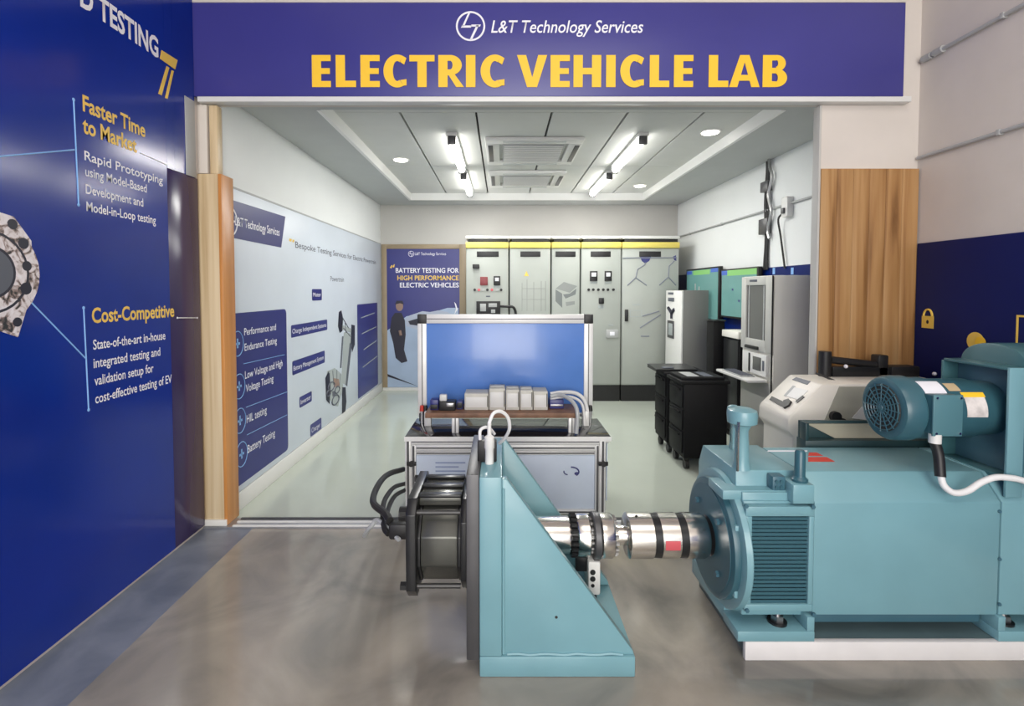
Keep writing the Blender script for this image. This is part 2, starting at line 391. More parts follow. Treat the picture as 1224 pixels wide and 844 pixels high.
# ================================================================== banner
bn = thing('sign_banner', 'long indigo banner over the doorway with yellow ELECTRIC VEHICLE LAB lettering', 'sign', (.3, YF, ZH))
YBN = 3.10
a = P(222, 3, YBN); c = P(1080, 115, YBN)
bx('board', BANNER, bn, XL + .003, c.x, YBN, YF - .001, c.z, a.z, .004)
bx('edge_strip', CREAM, bn, XL + .003, c.x, YBN - .004, YF - .002, a.z, a.z + .03, .002)
def ban_text(body, px0, px1, pyb, pyt, mat, **k):
    p = P(px0, pyb, YBN - .003); q = P(px1, pyt, YBN - .003)
    return text(body, p, (1, 0, 0), (0, 0, 1), q.x - p.x, q.z - p.z, mat, bn, **k)
def glyph(ch):
    """heavy sans capital in a unit box: list of polygons; w is the width over the height"""
    vs, hs = GST, .19
    def rc(x0, x1, y0, y1): return [(x0, y0), (x1, y0), (x1, y1), (x0, y1)]
    def arc(cx, cy, rx, ry, ix, iy, a0, a1, n=18):
        out = []
        for k in range(n):
            t0, t1 = math.radians(a0 + (a1 - a0) * k / n), math.radians(a0 + (a1 - a0) * (k + 1) / n)
            out.append([(cx + rx * math.cos(t0), cy + ry * math.sin(t0)), (cx + rx * math.cos(t1), cy + ry * math.sin(t1)), (cx + ix * math.cos(t1), cy + iy * math.sin(t1)), (cx + ix * math.cos(t0), cy + iy * math.sin(t0))])
        return out
    if ch == 'E': return [rc(0, vs, 0, 1), rc(vs, 1, 0, hs), rc(vs, .95, .41, .59), rc(vs, 1, 1 - hs, 1)]
    if ch == 'L': return [rc(0, vs, 0, 1), rc(vs, 1, 0, hs + .01)]
    if ch == 'I': return [rc(0, 1, 0, 1)]
    if ch == 'H': return [rc(0, vs, 0, 1), rc(1 - vs, 1, 0, 1), rc(vs, 1 - vs, .40, .60)]
    if ch == 'T': return [rc(0, 1, .80, 1), rc(.5 - vs / 2, .5 + vs / 2, 0, .80)]
    if ch == 'V': return [[(0, 1), (.30, 1), (.505, .30), (.70, 1), (1, 1), (.665, 0), (.335, 0)]]
    if ch == 'A': return [[(0, 0), (.35, 1), (.50, 1), (.50, .78), (.27, 0)], [(1, 0), (.65, 1), (.50, 1), (.50, .78), (.73, 0)], rc(.30, .70, .20, .38)]
    if ch == 'C': return arc(.60, .5, .60, .515, .60 - vs * 1.02, .315, 62, 298, 26) + [[(.88, .955), (1.0, .90), (.90, .70), (.72, .785)], [(.88, .045), (1.0, .05), (1.0, .245), (.72, .215)]]
    if ch == 'R': return [rc(0, vs, 0, 1), rc(vs, .46, .82, 1), rc(vs, .46, .37, .55)] + arc(.46, .685, .46, .315, .46 - vs, .135, -90, 90) + [[(.38, .40), (.62, .42), (1.0, 0), (.70, 0)]]
    if ch == 'B': return [rc(0, vs, 0, 1), rc(vs, .55, .83, 1), rc(vs, .55, .43, .60), rc(vs, .55, 0, .18)] + arc(.55, .74, .39, .26, .39 - vs * .82, .10, -90, 90) + arc(.55, .285, .45, .285, .45 - vs, .115, -90, 90)
zt0, zt1 = P(600, 104.3, YBN).z, P(600, 66, YBN).z
for ch, p0, p1 in (('E', 373, 395.5), ('L', 401.5, 425.5), ('E', 431, 454), ('C', 458.5, 486), ('T', 489.5, 519.5), ('R', 524, 554.5), ('I', 557, 568.3), ('C', 574.5, 603), ('V', 618, 654), ('E', 658, 681), ('H', 685.5, 718.5),
                   ('I', 724.5, 735.7), ('C', 741.3, 769.5), ('L', 776.5, 800), ('E', 805.5, 828.5), ('L', 847, 870.5), ('A', 871.5, 908), ('B', 911.5, 940.5)):
    GST = 11.0 / (p1 - p0)
    xa, xb = P(p0, 85, YBN).x, P(p1, 85, YBN).x
    b = B()
    for k, q in enumerate(glyph(ch)):
        b.slab([(xa + x * (xb - xa), YBN - .0005 - k * .00006, zt0 + y * (zt1 - zt0)) for x, y in q], (0, -1, 0), .0025)
    b.build('letter', YELLOW, bn)
ban_text('L&T Technology Services', 587, 769, 39, 24.5, WHITEP, offset=0.008, shear=0.22)
emblem(P(562.5, 31.5, YBN - .001), P(580, 31, YBN).x - P(562.5, 31, YBN).x, Vector((1, 0, 0)), Vector((0, 0, 1)), Vector((0, -1, 0)), WHITEP, bn)

# ================================================================== navy wall graphic on the hall's left wall
wg = thing('wall_graphic', 'glossy navy wall panel with white and gold lettering along the hall', 'wall graphic', (XL, 1.5, 0))
XG = XL + .012
bx('panel', NAVYWALL, wg, XL + .0005, XG, -3.9, 2.831, .02, 4.15)
bx('filler_panel', NAVYWALL, wg, XL + .0005, XG, 2.832, 2.90, W(220, 208, XL + .012).z + .001, 4.15)
zu = W(220, 208, XG).z
bx('end_panel', NAVYEND, wg, XL + .0005, XG, 2.832, YF - .056, .02, zu, .001, 'dark plum end panel')
bx('upper_panel', NAVYWALL, wg, XL + .0005, XG, 2.901, YBN - .003, zu + .001, 4.15)
bx('reflection_strip', GREYMET, wg, XG + .0005, XG + .004, 3.00, YBN - .006, zu + .001, W(225, 117, XG).z, .001, 'grey strip painted as a reflection')  # grey strip stands in for a reflection on the navy panel
XT = XG + .0015
def wall_text(body, px0, py0, px1, cap_px, mat, X=XT, par=None, **k):
    p = W(px0, py0, X); q = W(px1, py0, X); t = W(px0, py0 - cap_px, X)
    sgn = 1 if X < 0 else -1
    return text(body, p, (0, sgn, 0), (0, 0, 1), abs(q.y - p.y), t.z - p.z, mat, par or wg, **k)
def wline(pts, r, mat, par, X, dots=(), name='line'):
    b = B(); b.tube([W(*p, X) for p in pts], r, 6, 1)
    for d in dots: b.ball(W(*d, X), r * 2.6, (0.3, 1, 1), 8)
    return b.build(name, mat, par)
wall_text('D TESTING', 96, 6, 188, 27, WHITEP, offset=0.03)
poly_on([W(*q, XT) for q in ((193, 60), (212, 72), (209, 83), (191, 70))], (1, 0, 0), 'motif', GOLDP, wg)
poly_on([W(*q, XT) for q in ((199, 79), (202, 81), (193, 114), (189, 112))], (1, 0, 0), 'motif', GOLDP, wg)
poly_on([W(*q, XT) for q in ((205, 84), (207.5, 85), (200, 118), (197, 117))], (1, 0, 0), 'motif', GOLDP, wg)
wall_text('Faster Time', 99, 132, 173, 18.5, GOLDP, offset=0.024)
wall_text('to Market', 99, 158, 163, 18.5, GOLDP, offset=0.024)
for body, a0, a1, a2, c_ in (('Rapid Prototyping', 101, 191, 194, 11), ('using Model-Based', 102, 210, 175, 11), ('Development and', 102.5, 231, 171, 11), ('Model-in-Loop testing', 103.5, 252, 186, 11),
                             ('State-of-the-art in-house', 111.5, 418, 198, 11.5), ('integrated testing and', 112, 440, 192, 11.5), ('validation setup for', 113, 461, 184, 11.5), ('cost-effective testing of EV', 114, 482.5, 206, 11.5)):
    wall_text(body, a0, a1, a2, c_, WHITEP, offset=0.012)
wall_text('Cost-Competitive', 110, 386, 208.5, 17.5, GOLDP, offset=0.024)
wline([(88, 119), (94, 245)], .003, LIGHTBLUEP, wg, XT, [(88, 119), (94, 245)])
wline([(0, 187), (89, 179)], .003, LIGHTBLUEP, wg, XT)
wline([(-40, 190), (0, 187)], .003, LIGHTBLUEP, wg, XT)
wline([(100, 368), (106, 490)], .003, LIGHTBLUEP, wg, XT, [(100, 368), (106, 490)])
wline([(13, 340), (37, 361), (102, 428)], .003, LIGHTBLUEP, wg, XT, [(13, 340)])
wline([(168, 183), (199, 197)], .0025, WHITEP, wg, XT, [(199, 197)])
wline([(212, 380), (236, 380)], .0025, WHITEP, wg, XT + .004, [(212, 380), (236, 380)])
mp_ = poly_on([W(*q, XT) for q in ((-60, 262), (-30, 250), (0, 254), (16, 259), (37, 288), (39, 345), (21, 403), (0, 396), (-30, 400), (-60, 380))], (1, 0, 0), 'machine_picture', GEARP, wg)
cc = W(-14, 325, XT)
for rr, mm in ((.20, GEARP), (.155, DARKP), (.145, GEARP), (.10, DARKP), (.09, GREYP)):
    B().cyl(cc, cc + Vector((.0032 + (.2 - rr) * .01, 0, 0)), rr, n=32).build('machine_ring', mm, mp_)
for q, rr in (((27, 291), .022), ((31, 318), .02), ((30, 345), .024), ((14, 268), .02), ((20, 385), .018)):
    c2 = W(*q, XT); B().cyl(c2, c2 + Vector((.004, 0, 0)), rr, n=14).build('machine_detail', DARKP, mp_)

# ================================================================== right hall wall: navy dado, conduits, lock prints
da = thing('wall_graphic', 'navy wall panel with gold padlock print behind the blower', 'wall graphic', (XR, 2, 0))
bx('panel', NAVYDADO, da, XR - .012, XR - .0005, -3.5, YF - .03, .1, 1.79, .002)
XRG = XR - .0135
def lock(px, py, s, par):
    c = W(px, py, XRG); b = B()
    b.box(c.x - .002, c.x, c.y - s, c.y + s, c.z - s, c.z + s * .75)
    b2 = [(c.x, c.y + .72 * s * math.cos(t), c.z + s * .75 + s * .95 * math.sin(t)) for t in [PI * i / 10 for i in range(11)]]
    b.tube(b2, s * .16, 6, 1)
    o = b.build('padlock_print', GOLDP, par)
    B().ball((c.x - .002, c.y, c.z - .1 * s), s * .22, (.2, 1, 1.3), 8).build('keyhole', DARKP, o)
lock(1109, 384, .042, da)
c = W(1166, 408, XRG); B().cyl(c, c - Vector((.002, 0, 0)), .05, n=24).build('coin_print', GOLDP, da)
c2 = W(1172, 409, XRG - .002); B().cyl(c2, c2 - Vector((.002, 0, 0)), .03, n=20).build('coin_print', YELLOW, da)
b = B(); c = W(1240, 400, XRG)
for y0, y1, z0, z1 in ((-.10, .10, .08, .09), (-.10, .10, -.09, -.08), (.09, .10, -.08, .08), (-.10, -.09, -.08, .08)):
    b.box(c.x - .002, c.x, c.y + y0, c.y + y1, c.z + z0, c.z + z1)
b.build('frame_print', GOLDP, da)
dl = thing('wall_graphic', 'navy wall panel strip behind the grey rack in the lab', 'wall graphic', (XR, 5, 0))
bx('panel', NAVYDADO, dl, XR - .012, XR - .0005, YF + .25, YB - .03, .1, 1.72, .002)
for px_ in (925, 947): 
    c = W(px_, 324, XR - .0135); bx('glyph_print', LIGHTBLUEP, dl, c.x - .001, c.x, c.y - .02, c.y + .02, c.z - .03, c.z + .03)

def conduit(y0, y1, z, label, r=.011, fit=()):
    t = thing('wall_conduit', label, 'conduit', (XR, (y0 + y1) / 2, z))
    x = XR - r - .004
    B().cyl((x, y0, z), (x, y1, z), r, n=12).build('pipe', GREYMET, t)
    n = max(2, int((y1 - y0) / .9))
    for i in range(n):
        y = y0 + (i + .5) * (y1 - y0) / n
        bx('clip', GREYMET, t, x - r - .002, XR - .001, y - .01, y + .01, z - r - .004, z + r + .004, .002)
    for y in fit:
        B().cyl((x, y - .03, z), (x, y + .03, z), r * 1.9, n=14).build('coupling', GREYMET, t)
conduit(-3, YF - .02, 2.32, 'thin grey conduit on the cream wall just above the navy panel')
conduit(-3, YF - .02, 2.915, 'upper grey conduit on the cream wall beside the banner', fit=(3.02, 3.10))
conduit(YF + .25, YB - .03, 2.28, 'grey conduit along the white lab wall above the screens')
cb = thing('cable_bundle', 'dark vertical cable bundle on the white lab wall', 'cable', (XR, 4.94, 1.72))
b = B()
for k, dy in enumerate((-.05, -.02, .0)):
    b.tube([(XR - .02, 4.94 + dy + .012 * math.sin(k + z * 9), 1.70 + z) for z in [i * .105 for i in range(11)]], .012, 8, 3)
b.build('cable', RUBBER, cb)
b = B(); b.tube([(XR - .035, 4.84 + .03 * math.sin(z * 19), 2.0 + z) for z in [i * .085 for i in range(10)]], .014, 8, 3); b.build('loop', SILVERDK, cb, 'grey corrugated sleeve')
bx('trunking', GREYPLATE, cb, XR - .05, XR - .001, 4.86, 5.02, 2.05, 2.2, .006)
bx('trunking', GREYPLATE, cb, XR - .05, XR - .001, 4.86, 5.0, 2.46, 2.56, .006)
ob = thing('outlet_box', 'white wall outlet with a dark cable hanging down', 'outlet', (XR, 4.56, 2.2))
bx('box', WHITEPLAS, ob, XR - .06, XR - .001, 4.50, 4.60, 2.16, 2.34, .01)
B().tube([(XR - .05, 4.58, 2.2), (XR - .06, 4.64, 2.15), (XR - .03, 4.65, 2.0), (XR - .025, 4.58, 1.70)], .009, 8, 6).build('cable', RUBBER, ob)
bx('plug', GREYPLATE, ob, XR - .08, XR - .058, 4.53, 4.57, 2.19, 2.24, .004)

# ================================================================== lab left wall graphic
lg = thing('wall_graphic', 'pale blue lab wall panel printed with navy boxes and a car chassis', 'wall graphic', (XLL, 5, 0))
XLG = XLL + .010
ztop = W(455, 292, XLG).z
bx('panel', POSTER, lg, XLL + .0005, XLG, YF + .12, YB - .04, .125, ztop, .001)
bx('top_edge', GREYMET, lg, XLL + .0005, XLG + .003, YF + .12, YB - .04, ztop, ztop + .012)
XLT = XLG + .001
NX = (1, 0, 0)
def lpoly(pts, mat, name, par=lg, dx=0, th=.0012): return poly_on([W(*q, XLT + dx) for q in pts], NX, name, mat, par, th)
def rrect(px0, pyt0, pyb0, px1, pyt1, pyb1, mat, name, par=lg, r=.03):
    """rounded print box given its near and far edge pixels"""
    a = W(px0, pyb0, XLT); b_ = W(px1, pyt1, XLT); y0, y1 = a.y, b_.y; z0, z1 = a.z, W(px0, pyt0, XLT).z
    pts = []
    for cy, cz, s0 in ((y1 - r, z1 - r, 0), (y0 + r, z1 - r, 90), (y0 + r, z0 + r, 180), (y1 - r, z0 + r, 270)):
        for k in range(4):
            t = math.radians(s0 + 30 * k); pts.append((XLT, cy + r * math.cos(t), cz + r * math.sin(t)))
    return poly_on(pts, NX, name, mat, par, .0012)
# logo tab
lpoly([(274, 238), (341, 259), (336, 296), (274, 283.5)], NAVYP2, 'logo_tab')
wall_text('L&T Technology Services', 281, 269, 334, 10.5, WHITEP, XLT + .002, lg, offset=.012)
emblem(W(274.5, 264, XLT + .002), .10, Vector((0, 1, 0)), Vector((0, 0, 1)), Vector((1, 0, 0)), WHITEP, lg, .001)
wall_text('Bespoke Testing Services for Electric Powertrain', 353, 296, 449, 7.5, GREYP, XLT, lg, offset=.004)
lpoly([(346, 285), (349, 286), (348, 289), (345.5, 288)], GOLDP, 'quote_mark'); lpoly([(350, 286.3), (352, 287), (351, 290), (349.3, 289)], GOLDP, 'quote_mark')
wall_text('Powertrain', 395, 336, 411, 6, GREYP, XLT, lg)
# big navy box at the near end
rrect(275, 375, 589, 342, 371, 556, NAVYP, 'text_box', r=.04)
for (q0, q1, q2, c_, body) in ((292, 401, 330, 8.5, 'Performance and'), (292.5, 419.5, 331, 8.5, 'Endurance Testing'), (293, 453, 338, 9, 'Low Voltage and High'), (294, 469, 327, 9, 'Voltage Testing'), (295, 506, 319, 9.5, 'HIL testing'), (296, 542, 329, 9.5, 'Battery Testing')):
    wall_text(body, q0, q1, q2, c_, WHITEP, XLT + .002, lg, offset=.004)
for p0, p1 in (((291, 435), (340, 424)), ((294, 487), (343, 468.5)), ((295, 520), (343, 496))):
    wline([p0, p1], .002, LIGHTBLUEP, lg, XLT + .001)
for q in ((284, 411), (286, 462), (287, 503), (289, 543)):
    b = B(); c = W(*q, XLT + .002)
    b.tube([(c.x, c.y + .075 * math.cos(t), c.z + .085 * math.sin(t)) for t in [2 * PI * i / 20 for i in range(21)]], .003, 5, 1)
    b.box(c.x - .0005, c.x + .0005, c.y - .03, c.y + .03, c.z - .008, c.z + .008); b.box(c.x - .0005, c.x + .0005, c.y - .008, c.y + .008, c.z - .03, c.z + .035)
    b.build('icon', LIGHTBLUEP, lg)
# small label boxes
for (a0, t0, b0, a1, t1, b1, body, c_) in ((373, 345.5, 359.5, 384.5, 345.5, 359, 'Motor', 5), (348, 389, 404, 391, 384, 397.5, 'Charge Independent Systems', 5.5), (349.5, 432, 449, 388, 424, 437, 'Battery Management System', 5.5), (358, 475, 488, 372.5, 469, 481, 'Inverter', 5.5), (371, 508, 522.5, 384, 503, 515, 'Charger', 5.5)):
    rrect(a0, t0, b0, a1, t1, b1, NAVYP, 'label_box', r=.015)
    wall_text(body, a0 + 1.5, b0 - (b0 - t0) * .34, a1 - 1, c_, WHITEP, XLT + .002, lg)
# far navy box
rrect(428, 364, 477, 451, 363, 463, NAVYP, 'text_box', r=.02)
for q in ((431, 380, 447), (432, 399, 449), (434, 418, 449), (433, 439, 450)):
    wline([(q[0], q[1]), (q[2], q[1] - 2 - (q[1] - 347) * .12)], .010, PALEGREYP, lg, XLT - .006, name='faint_line')
# chassis drawing: axles, wheels, spine
lpoly([(405, 373), (408, 371), (410, 380), (409, 396), (406, 398), (404, 390)], DARKP, 'tyre_print')
lpoly([(420, 388), (424, 389), (424, 412), (421, 421), (419, 410)], DARKP, 'tyre_print')
lpoly([(408, 388), (420, 393), (420, 398), (408, 394)], PALEGREYP, 'axle_print')
lpoly([(411, 397), (420, 399), (414, 460), (408, 458)], PALEGREYP, 'spine_print')
lpoly([(418, 410), (420.5, 412), (415, 462), (413, 460)], GREYP, 'rail_print', dx=.001)
lpoly([(409, 402), (410.5, 402), (408, 440), (406.5, 440)], GREYP, 'rail_print', dx=.001)
lpoly([(391, 444), (400, 440), (408, 447), (410, 462), (404, 486), (397, 482), (390, 470)], PALEGREYP, 'powertrain_print', dx=.001)
lpoly([(389, 452), (393, 443), (395, 460), (394, 483), (390, 478)], DARKP, 'tyre_print', dx=.002)
lpoly([(409, 463), (413, 463), (414, 480), (412, 499), (409, 500)], DARKP, 'tyre_print', dx=.002)
lpoly([(398, 452), (405, 453), (406, 462), (399, 463)], SKINP, 'powertrain_print', dx=.002)
lpoly([(397, 468), (400, 467), (401, 474), (397.5, 474)], GREYP, 'powertrain_print', dx=.002)

for q, r in (((396, 462), .045), ((401, 478), .05), ((403, 466), .035), ((393, 470), .03)):
    b = B(); c = W(*q, XLT + .0035)
    b.tube([(c.x, c.y + r * 2.2 * math.cos(t), c.z + r * math.sin(t)) for t in [2 * PI * k / 14 for k in range(15)]], .008, 5, 1)
    b.build('ring_print', GREYP, lg)
for q0, q1 in (((393, 446), (394, 462)), ((397, 443), (398, 460)), ((402, 442), (402, 455)), ((406, 447), (405, 466)), ((408, 378), (416, 392)), ((410, 392), (418, 402)), ((412, 386), (413, 398))):
    wline([q0, q1], .009, GREYP, lg, XLT - .004, name='strut_print')
# ================================================================== back wall poster in a tan frame
po = thing('framed_poster', 'navy battery testing poster in a tan frame on the back wall', 'poster', (-1.2, YB, 0))
yb_ = YB - .03
L, R_, T_ = P(455, 292, yb_), P(558, 292, yb_), P(455, 292, yb_).z
bx('frame', DOORFRAME, po, XLL + .02, P(462, 300, yb_).x, yb_, YB - .001, .05, T_, .004)
bx('frame', DOORFRAME, po, P(549, 300, yb_).x, R_.x, yb_, YB - .001, .0, T_, .004)
bx('frame', DOORFRAME, po, P(462, 300, yb_).x, P(549, 300, yb_).x, yb_, YB - .001, P(500, 297.5, yb_).z, T_, .004)
pz = P(500, 297.5, yb_).z
bx('panel', NAVYP, po, P(462, 300, yb_).x, P(549, 300, yb_).x, YB - .02, YB - .001, .06, pz)
yq = YB - .0215
def bpoly(pts, mat, name, d=0): return poly_on([P(*q, yq - d) for q in pts], (0, -1, 0), name, mat, po, .001)
def btext(body, px0, px1, py, cap, mat, **k):
    p = P(px0, py, yq - .001); q = P(px1, py - cap, yq - .001)
    return text(body, p, (1, 0, 0), (0, 0, 1), q.x - p.x, q.z - p.z, mat, po, **k)
bpoly([(463, 395), (470, 390), (486, 378), (515, 374), (535, 368), (548, 368), (548, 463), (463, 463)], SKYP, 'floor_print')
bpoly([(484, 381), (490, 377), (505, 372), (514, 373), (524, 371), (535, 373), (540, 376), (540, 395), (530, 400), (505, 396), (486, 390)], CARP, 'car_print', .001)
bpoly([(488, 384), (505, 379), (520, 378), (530, 382), (526, 388), (505, 390), (490, 388)], DARKP, 'car_window_print', .002)
bpoly([(463, 447), (500, 462), (463, 450)], DARKP, 'shadow_print', .001)
bpoly([(472, 374), (480, 374), (484, 383), (485, 400), (483, 418), (487, 432), (480, 434), (473, 428), (470, 410), (466, 396), (468, 380)], DARKP, 'person_print', .002)
B().ball(P(477.5, 366, yq - .002), .065, (.85, .03, 1.15), 12).build('person_print', SKINP, po)
bpoly([(472, 364), (474, 359.5), (481, 359.5), (483, 364), (478, 362.5)], DARKP, 'person_print', .004)
B().cyl(P(478, 395, yq - .004), P(479, 401, yq - .004), .02, n=8).build('person_print', SKINP, po)
btext('L&T Technology Services', 496, 533, 305, 3.2, WHITEP)
emblem(P(491.5, 303.5, yq - .001), .043, Vector((1, 0, 0)), Vector((0, 0, 1)), Vector((0, -1, 0)), WHITEP, po, .001)
btext('BATTERY TESTING FOR', 473, 548.4, 326, 5.5, WHITEP, offset=.015)
btext('HIGH PERFORMANCE', 475, 548.4, 335, 5.5, GOLDP, offset=.015)
btext('ELECTRIC VEHICLES', 478, 548.4, 343.5, 5.5, WHITEP, offset=.015)
bpoly([(466, 320), (468, 317), (469, 317), (468, 321)], GOLDP, 'quote_mark'); bpoly([(469, 319), (471, 316), (472, 316), (471, 320)], GOLDP, 'quote_mark')
bpoly([(543, 361), (545, 363), (547, 370), (543, 376), (545, 369)], WHITEP, 'swirl_print', .002)

# ================================================================== electrical cabinets along the back
YC = 6.72
def C(px, py, d=0): return P(px, py, YC - d)
def cabinet(px0, px1, label, plate):
    x0, x1 = C(px0, 400).x, C(px1, 400).x
    t = thing('electrical_cabinet', label, 'cabinet', ((x0 + x1) / 2, YC + .3, 0), 'electrical cabinets along the back wall')
    bx('body', CABINET, t, x0 + .002, x1 - .002, YC + .02, YB - .06, .22, 2.12, .004)
    bx('plinth', BLACKPL, t, x0 + .004, x1 - .004, YC + .03, YB - .08, 0, .22)
    bx('door', CABINET, t, x0 + .007, x1 - .007, YC, YC + .019, .235, C(600, 297.5).z, .005)
    bx('top_band', CABYEL, t, x0 + .001, x1 - .001, YC - .012, YB - .07, C(600, 296.5).z, C(600, 289.5).z, .004, 'yellow top band')
    bx('vent_strip', BLACKPL, t, x0 + .03, x1 - .02, YC + .01, YB - .08, C(600, 289.4).z, C(600, 285.5).z, .002)
    bx('roof', WHITEPLAS, t, x0, x1, YC - .005, YB - .06, C(600, 285.4).z, C(600, 282).z, .003)
    bx('name_plate', BLACKPL, t, C(plate[0], 300).x, C(plate[1], 300).x, YC - .006, YC - .0005, C(600, 307).z, C(600, 300.5).z, .002, 'black name plate')
    return t
def cpart(t, name, mat, px0, px1, py0, py1, d=.012, bev=.003, label=None, y=None):
    a, b_ = C(px0, py1), C(px1, py0)
    return bx(name, mat, t, a.x, b_.x, YC - d, YC - .0006, a.z, b_.z, bev, label)
def buttons(t, xs, py, mats):
    for i, x in enumerate(xs):
        c = C(x, py); B().cyl((c.x, YC - .02, c.z), (c.x, YC - .0006, c.z), .018, n=12).build('button', mats[i % len(mats)], t)
def meter(t, px0, px1, py0, py1):
    f = cpart(t, 'meter', BLACKPL, px0, px1, py0, py1, .02)
    a, b_ = C(px0 + 1.8, py0 + (py1 - py0) * .55), C(px1 - 1.8, py0 + 2)
    bx('dial', WHITEP, f, a.x, b_.x, YC - .024, YC - .0201, a.z, b_.z, .001)
    cpart(t, 'tag_plate', PALEGREYP, px0 + .5, px1 - .5, py1 + 1, py1 + 3, .004, .001)
c1 = cabinet(557, 608, 'grey electrical cabinet with red indicator square next to the tan poster frame', (570, 596))
cpart(c1, 'door_handle', BLACKPL, 565, 573, 316, 321, .04, .006); cpart(c1, 'indicator', pm('dull_red_lens', (0.22, 0.04, 0.045), .4), 574, 583, 331, 341, .02, label='dull red square indicator')
meter(c1, 590, 598, 330, 341); buttons(c1, [567.5, 572.5, 577, 582.5, 588, 594, 599], 346.5, [BLACKPL, REDPALE, GREYMET])
cpart(c1, 'tag_plate', GREYP, 581, 586, 353.5, 355, .003, .001)
s = cpart(c1, 'display_window', BLACKPL, 569.5, 598, 360, 376, .03)
for q0, q1, q2, q3 in ((574, 581, 363, 372), (584, 594, 362.5, 367), (587, 592, 370, 374)):
    a, b_ = C(q0, q3), C(q1, q2); bx('readout', GREYMET, s, a.x, b_.x, YC - .033, YC - .0301, a.z, b_.z, .001)
B().tube([C(598, 366, .02), C(608, 366.5, .05), C(613, 367, .05), C(616, 372, .04), C(617, 382, .03)], .018, 8, 5).build('cable_sleeve', BLACKPL, c1)
c2 = cabinet(609, 658, 'plain grey electrical cabinet with a tiny yellow warning triangle', (622, 646))
a, b_, d_ = C(626.5, 330, .0006), C(632, 330, .0006), C(629.3, 324, .0006)
B().slab([a, b_, d_], (0, -1, 0), .002).build('warning_triangle', GOLDP, c2)
b = B()
for x in (624, 630, 638, 647, 652):
    p, q = C(x, 334 + (x % 5), .0006), C(x, 372, .0006); b.box(p.x - .004, p.x + .004, YC - .0016, YC - .0006, q.z, p.z)
for y in (345, 358): p, q = C(624, y, .0006), C(652, y, .0006); b.box(p.x, q.x, YC - .0016, YC - .0006, p.z - .003, p.z + .003)
b.build('circuit_print', pm('faint_grey_print', (0.29, 0.31, 0.29), .45), c2)
c3 = cabinet(659, 693, 'narrow grey electrical cabinet printed with a pale grey machine block', (664, 688))
for pts, mm in ((((664, 345), (674, 337), (690, 342), (681, 350)), MIDGREYP), (((664, 346), (672, 351), (672, 368), (664, 360)), DKGREYP), (((673, 352), (681, 351), (689, 345), (688, 352), (676, 357)), DKGREYP), (((676, 361), (687, 360), (687, 364), (677, 366)), MIDGREYP)):
    B().slab([C(*q, .0006) for q in pts], (0, -1, 0), .001).build('machine_print', mm, c3)
c4 = cabinet(694, 742, 'grey electrical cabinet with twin meters and a row of black buttons', (706, 730))
meter(c4, 705, 714, 324, 336); meter(c4, 722.5, 731, 324, 336); buttons(c4, [703.5, 709, 715, 721, 726.5, 733], 346.3, [BLACKPL])
s = cpart(c4, 'rotary_switch', BLACKPL, 715.5, 721.5, 356, 363, .04, .008); cpart(c4, 'tag_plate', PALEGREYP, 715, 721.5, 365, 369, .004, .001)
s = cpart(c4, 'socket', GREYMET, 724, 738.5, 394, 403.5, .03, .006); a, b_ = C(728.5, 401), C(734, 396.5); bx('socket_cover', WHITEP, s, a.x, b_.x, YC - .034, YC - .0301, a.z, b_.z, .001)
cpart(c4, 'tag_plate', PALEGREYP, 727, 733, 388, 389.5, .003, .001)
c5 = cabinet(743, 811, 'widest grey electrical cabinet with a branching purple line drawing on its door', (764, 790))
SLATEP = pm('slate_print', (0.20, 0.22, 0.27), .5)
for pts in (((744, 308.5), (809, 308)), ((772, 314), (770, 317), (762, 322), (760, 332)), ((760, 332), (750, 341)), ((760, 332), (773, 341)), ((806, 312), (800, 318), (799, 331)), ((799, 331), (788, 341)), ((799, 331), (808, 341)), ((768, 378), (788, 372)), ((765, 392), (790, 376)), ((766, 402), (776, 402))):
    B().tube([C(*q, .002) for q in pts], .008, 5, 1).build('branch_print', SLATEP, c5)
B().slab([C(*q, .0006) for q in ((765, 306.5), (778.5, 306.5), (776, 312), (771, 315), (767, 312))], (0, -1, 0), .0014).build('purple_print', NAVYP2, c5)
B().slab([C(*q, .0006) for q in ((804, 307), (808, 305), (808.5, 312), (806, 311))], (0, -1, 0), .0014).build('purple_print', NAVYP2, c5)
cpart(c5, 'door_handle', BLACKPL, 746.5, 750.5, 370, 384, .035, .006)
b = B()
for q0, q1, q2, q3 in ((753, 767, 370.5, 371.3), (753, 767, 378, 378.8), (753, 753.8, 371, 378), (766.4, 767.2, 371, 378), (756, 766, 363.5, 365)):
    a, b_ = C(q0, q3), C(q1, q2); b.box(a.x, b_.x, YC - .0016, YC - .0006, a.z, b_.z)
b.build('form_print', PALEGREYP, c5)

# ================================================================== ceiling fixtures
def tube_light(px_c, x, y0, y1, label):
    t = thing('tube_light', label, 'ceiling light', (x, (y0 + y1) / 2, ZT), 'tube lights on the lab ceiling')
    bx('housing', WHITEPLAS, t, x - .045, x + .045, y0, y1, ZT - .03, ZT - .0005, .006)
    B().cyl((x, y0 + .04, ZT - .060), (x, y1 - .04, ZT - .060), .036, n=16).build('tube', TUBEGLOW, t, 'glowing white tube')
    for y in (y0 + .005, y1 - .04):
        bx('end_cap', GREYPLATE, t, x - .035, x + .035, y, y + .035, ZT - .10, ZT - .0305, .006)
    l = area('tube_lamp', (x, (y0 + y1) / 2, ZT - .105), (0, 0, 0), .06, y1 - y0 - .1, 15, (1.0, .985, .95)); l.parent = t; l.location = (0, 0, -.105)
tube_light(0, -.43, 4.33, 5.45, 'glowing tube light nearer the banner on the poster side of the air vents')
tube_light(0, -.43, 5.68, 6.80, 'glowing tube light deeper in the lab on the poster side')
tube_light(0, 1.21, 4.33, 5.45, 'glowing tube light nearer the banner on the screen side of the air vents')
